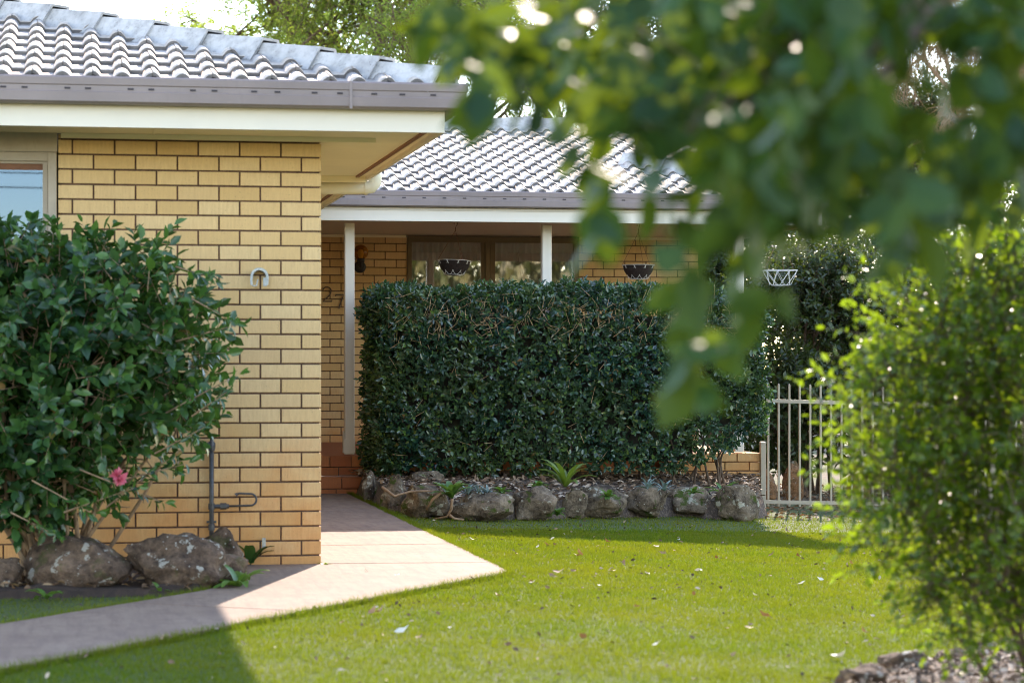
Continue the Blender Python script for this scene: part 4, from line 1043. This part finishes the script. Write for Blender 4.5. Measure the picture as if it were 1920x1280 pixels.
# ------------------------------------------------------------------ overhanging tree close to the camera
def near_tree():
    rng=np.random.default_rng(55); base=at(2750,680,4.4); base.z=-.05
    t=thing('overhanging_tree',tuple(base),'leafy tree hanging into the top right, close and blurred','tree'); o3=np.array(base)
    anchors=[]  # (px,py,depth,rx,ry,sprigs)
    for a in [(1330,80,3.6,300,110,26),(1640,80,3.6,260,120,26),(1160,170,3.6,90,70,5),(1330,250,3.5,170,80,11),(1560,290,3.4,200,110,15),(1800,290,3.4,130,110,10),(1880,60,3.6,100,100,6),
              (970,40,3.8,110,40,5),(835,25,3.8,60,30,4),(885,165,3.7,16,12,1),(930,110,3.8,70,50,5),(1015,190,3.7,30,24,1),(1120,395,3.4,16,16,1),(1235,380,3.3,30,30,1),(1490,400,3.3,110,30,4),(1660,410,3.3,100,30,4),
              (1275,500,3.2,8,20,1),(1300,640,3.2,10,24,1),(1445,560,3.2,14,30,1),(1400,440,3.3,40,30,2),(1060,110,3.7,70,60,4),(1095,270,3.5,24,24,1),
              (1340,100,4.6,340,130,54),(1640,120,4.6,290,150,50),(1860,260,4.6,110,150,16),(1720,350,4.4,130,60,12),(1480,320,4.4,170,60,14),(1140,140,4.6,110,90,8),(1300,690,3.2,12,16,1),(1275,590,3.2,8,20,1)]:
        anchors.append(a)
    B=[];K=[]
    for (px,py,d,rx,ry,n) in anchors:
        for _ in range(n):
            for _try in range(20):
                a=rng.uniform(0,6.28); q=math.sqrt(rng.uniform(0,1)); x=px+rx*q*math.cos(a); y=py+ry*q*math.sin(a)
                if math.hypot(x-1765,(y-140)*.8)>75 and math.hypot(x-1650,y-117)>34: break
            B.append(at(x,y,d+rng.normal()*.22))
    B=np.array(B); dr=nrm(np.array([-.35,.05,-.75])+rng.normal(size=B.shape)*.5)
    P,D,N,L,W,r=sprig_leaves(B-dr*.07,dr,rng.uniform(.09,.14,len(B)),5,.080,rng,.9,.66,.4)
    idx=rng.permutation(len(P))[:300]; m=np.ones(len(P),bool); m[idx]=False
    leaf_objects(t,o3,P[idx],D[idx],N[idx],L[idx],W[idx],M['leaf_near'])
    obj('foliage', leaf_mesh('foliage',P[m]-o3,D[m],N[m],L[m],W[m],r[m]), M['leaf_near'], t, kind='stuff')
    # unseen crown above the frame, added to shade the inner leaves
    n=1500; dd_=rng.uniform(3.9,6.4,n); C=np.array([at(rng.uniform(1260+(q-3.9)*190,3300),rng.uniform(-1700,-120),q) for q in dd_])
    dr2=nrm(np.array([-.2,0,-.6])+rng.normal(size=C.shape)*.6)
    P,D,N,L,W,r=sprig_leaves(C,dr2,rng.uniform(.09,.16,n),6,.090,rng,.9,.62,.4)
    obj('crown', leaf_mesh('crown',P-o3,D,N,L,W,r), M['leaf_near'], t, kind='stuff')
    top=np.array(at(2500,-650,4.3)); segs=[(np.zeros(3),(top-o3)*np.array([.4,.4,.5]),.09,.075),((top-o3)*np.array([.4,.4,.5]),top-o3,.075,.055)]
    for (px,py,d) in [(1350,-60,3.8),(1650,-40,3.7),(1000,20,3.8),(1850,150,3.6),(1500,250,3.6),(1250,300,3.5),(1400,450,3.4)]:
        e=np.array(at(px,py,d)); mid=(top+e)/2+np.array([0,0,.12]); segs += [(top-o3,mid-o3,.025,.013),(mid-o3,e-o3,.013,.004)]
        for i in range(10):
            j=rng.integers(0,len(B)); 
            if np.linalg.norm(B[j]-e)<.35: segs.append((e-o3,B[j]-o3,.003,.0015))
    obj('trunk', seg_mesh('trunk',segs,7), M['bark'], t)
near_tree()

# ------------------------------------------------------------------ small plants, fallen leaves
def rosette(name, p, n, L, wr, elev, mat, label, seed, group=None, cat='plant', nseg=5):
    rng=np.random.default_rng(seed); t=thing(name, tuple(p), label, cat, group)
    for i in range(n):
        az=i*2.4+rng.uniform(-.3,.3); el=rng.uniform(*elev); l=L*rng.uniform(.7,1.1); V=[]; pos=Vector((0,0,0))
        for j in range(nseg+1):
            f=j/nseg; e=el-(.9*f*f); dv=Vector((math.cos(az)*math.cos(e),math.sin(az)*math.cos(e),math.sin(e)))
            if j: pos=pos+dv*l/nseg
            wd=l*wr*(math.sin(math.pi*(.12+.83*f))**.8)*.5; sd_=Vector((-math.sin(az),math.cos(az),0))
            V += [pos-sd_*wd+Vector((0,0,wd*.35)), pos, pos+sd_*wd+Vector((0,0,wd*.35))]
        F=[(3*j+a,3*j+a+1,3*j+a+4,3*j+a+3) for j in range(nseg) for a in (0,1)]
        me=MB().add(V,F).mesh('leaf',smooth=True); at_=me.attributes.new('rnd','FLOAT','POINT'); at_.data.foreach_set('value',np.full(len(V),rng.uniform(0,1),np.float32))
        obj('leaf', me, mat, t)
    return t
def bp_(px,py,dz): 
    return gp(px,py,dz)
rosette('strap_leaf_plant', at(1060,913,19.7), 15, .33, .16, (.5,1.25), M['leaf_brom'], 'yellow green strap leaved plant in the mulch before the hedge', 1)
rosette('broad_leaf_plant', at(846,934,18.75), 20, .19, .36, (.6,1.4), M['leaf_fresh'], 'bright green rosette plant between edging rocks', 2)
for i,(x,y) in enumerate([(878,928),(897,926),(915,930),(1214,917),(1246,920)]):
    rosette('silver_plant', at(x,y,18.9+(x-878)*.0016), 18, .125, .17, (.4,1.35), M['leaf_silver'], ['silvery tuft closest to the bright rosette plant','middle silvery tuft right of the rosette plant','right hand silvery tuft behind the long low rock','silvery tuft behind the white lichen rock','small silvery tuft beside the one behind the lichen rock'][i], 10+i, 'silvery tufts in the bed')
rosette('green_tuft', at(1356,926,20.6), 10, .20, .20, (.5,1.3), M['leaf_fresh'], 'upright green tuft behind the right end rock', 20)
rosette('weed', gp(447,1100,.01), 13, .20, .26, (.3,1.2), M['leaf_fresh'], 'broad leaved green weed between the boulder and the path', 21)
rosette('weed', gp(300,1112,.0), 5, .08, .35, (.5,1.2), M['leaf_fresh'], 'tiny green seedling in front of the lichen spotted boulder', 22)
rosette('weed', gp(88,1122,.0), 7, .13, .34, (.2,1.0), M['leaf_fresh'], 'flat green weed in front of the broad grey boulder', 23)
rosette('weed', gp(610,1061,.0), 6, .06, .45, (.2,.9), M['leaf_fresh'], 'small green weed at the foot of the wall corner', 24)
rosette('weed', gp(470,1062,.0), 6, .22, .30, (1.0,1.4), M['leaf_bush'], 'dark upright leaf tuft behind the boulder by the wall', 25)
for i,(x,y) in enumerate([(940,925),(1010,915),(1045,965),(1040,945),(1140,932),(1300,925)]):
    rosette('ground_cover', at(x,y,19.2+(x-940)*.003) if y<940 else bp_(x,y,.03), 20, .095, .4, (.2,1.2), M['leaf_fresh'], ['low green cover left of the humped rock','low green cover behind the humped rock','green creeper at the foot of the gap right of the humped rock','green creeper spilling between the humped and mossy rocks','low green cover behind the large tan rock','low green cover behind the dark squared rock'][i], 30+i, 'low green plants in the bed')
# dry roots creeping over the brown rock
mb=MB()
for s,pts in enumerate([[(716,912),(740,930),(770,921),(800,920),(832,921)],[(830,921),(812,935),(800,955)],[(848,935),(846,955),(838,968),(815,972)],[(843,965),(852,972),(870,974)]]):
    mb.tube([tuple(at(x,y,gp(830,970).y*0+dist(gp(830,972))-.04+.02*i)) for i,(x,y) in enumerate(pts)], [.012,.011,.009,.008,.006][:len(pts)], 6)
tag(mb.build('dry_roots', M['bark_pale'], None, smooth=True), 'twisted grey roots over the brown edging rock near the path', 'roots')

rng=np.random.default_rng(77)
LFM=[]
for i in range(4):
    me=leaf_mesh('fallen_leaf',np.zeros((1,3)),np.array([[0,1.,0]]),np.array([[0,0,1.]]),np.array([1.]),np.array([.6]),np.array([rng.uniform()]),drop=-.3-.15*i); me.materials.append(M['dead_leaf']); LFM.append(me)
LFP=[]
for i in range(3):
    me=leaf_mesh('pale_fallen_leaf',np.zeros((1,3)),np.array([[0,1.,0]]),np.array([[0,0,1.]]),np.array([1.]),np.array([.6]),np.array([rng.uniform()]),drop=-.2-.1*i); me.materials.append(M['pale_leaf']); LFP.append(me)
def drop_leaf(px,py,size,pale):
    p=gp(px,py); me=(LFP if pale else LFM)[int(rng.integers(0,3))]
    o=bpy.data.objects.new('fallen_leaf',me); COL.objects.link(o); o.location=(p.x,p.y,p.z+.014); o.scale=(size,)*3
    o.rotation_euler=(rng.normal()*.35,rng.normal()*.35,rng.uniform(0,6.28))
    if pale: tag(o,'small pale dry leaf lying on the sunny lawn','leaf','pale leaves on the lawn')
    else: tag(o,'small curled brown leaf lying on the lawn','leaf','brown leaves on the lawn')
for px,py,s in [(1020,1020,.05),(1092,1045,.06),(1090,1042,.05),(1145,1018,.05),(1250,1040,.05),(1500,1045,.06),(1170,1063,.05),(1225,1026,.05),(1035,1073,.07),(1028,1078,.06),(990,1090,.05),(1080,1074,.05),(1555,1095,.06),(1445,1160,.06),(1395,1178,.05),(1140,1072,.05),(1345,1050,.04),(1440,1046,.05),(1630,1190,.05),(700,1150,.06),(690,1155,.05),(640,1170,.04),(780,1200,.04),(880,1130,.04),(940,1120,.04),(1300,1120,.04),(1200,1140,.05),(1100,1200,.05),(960,1210,.04),(1380,1230,.05),(1560,1000,.05),(1480,1000,.05),(1600,1060,.05)]:
    drop_leaf(px,py,s,False)
for px,py,s in [(738,1189,.075),(1302,1072,.05),(1510,1092,.06),(1545,1090,.05),(1222,1214,.05),(700,1143,.03),(1210,1075,.05),(740,1082,.04),(990,1096,.05),(1555,1232,.09),(1005,1030,.03),(1315,1070,.03),(690,1075,.03),(1270,1015,.03),(1040,1010,.04),(880,1010,.04),(1640,1080,.05),(1420,1120,.03),(1120,1100,.03),(840,1180,.03)]:
    drop_leaf(px,py,s,True)
# tiny bits too small to count
n=1500; X=rng.uniform(-2,6,n); Y=rng.uniform(-7,5.2,n); k=~(((X<1)&(Y>0)))
for q_ in PATH_SLABS: k&=~inside(q_,X,Y)
X=X[k];Y=Y[k]; n=len(X)
P=np.stack([X,Y,gzv(X)+.012],-1); L=rng.uniform(.010,.034,n)
o=obj('lawn_litter', leaf_mesh('lawn_litter',P,nrm(np.stack([rng.normal(size=n),rng.normal(size=n),rng.normal(size=n)*.4],-1)),nrm(np.array([0,0,1.])+rng.normal(size=(n,3))*.5),L,L*.6,rng.uniform(0,1,n)**2.2), M['chip'], kind='stuff')
o['label']='tiny dry bits scattered over the lawn and path'; o['category']='litter'
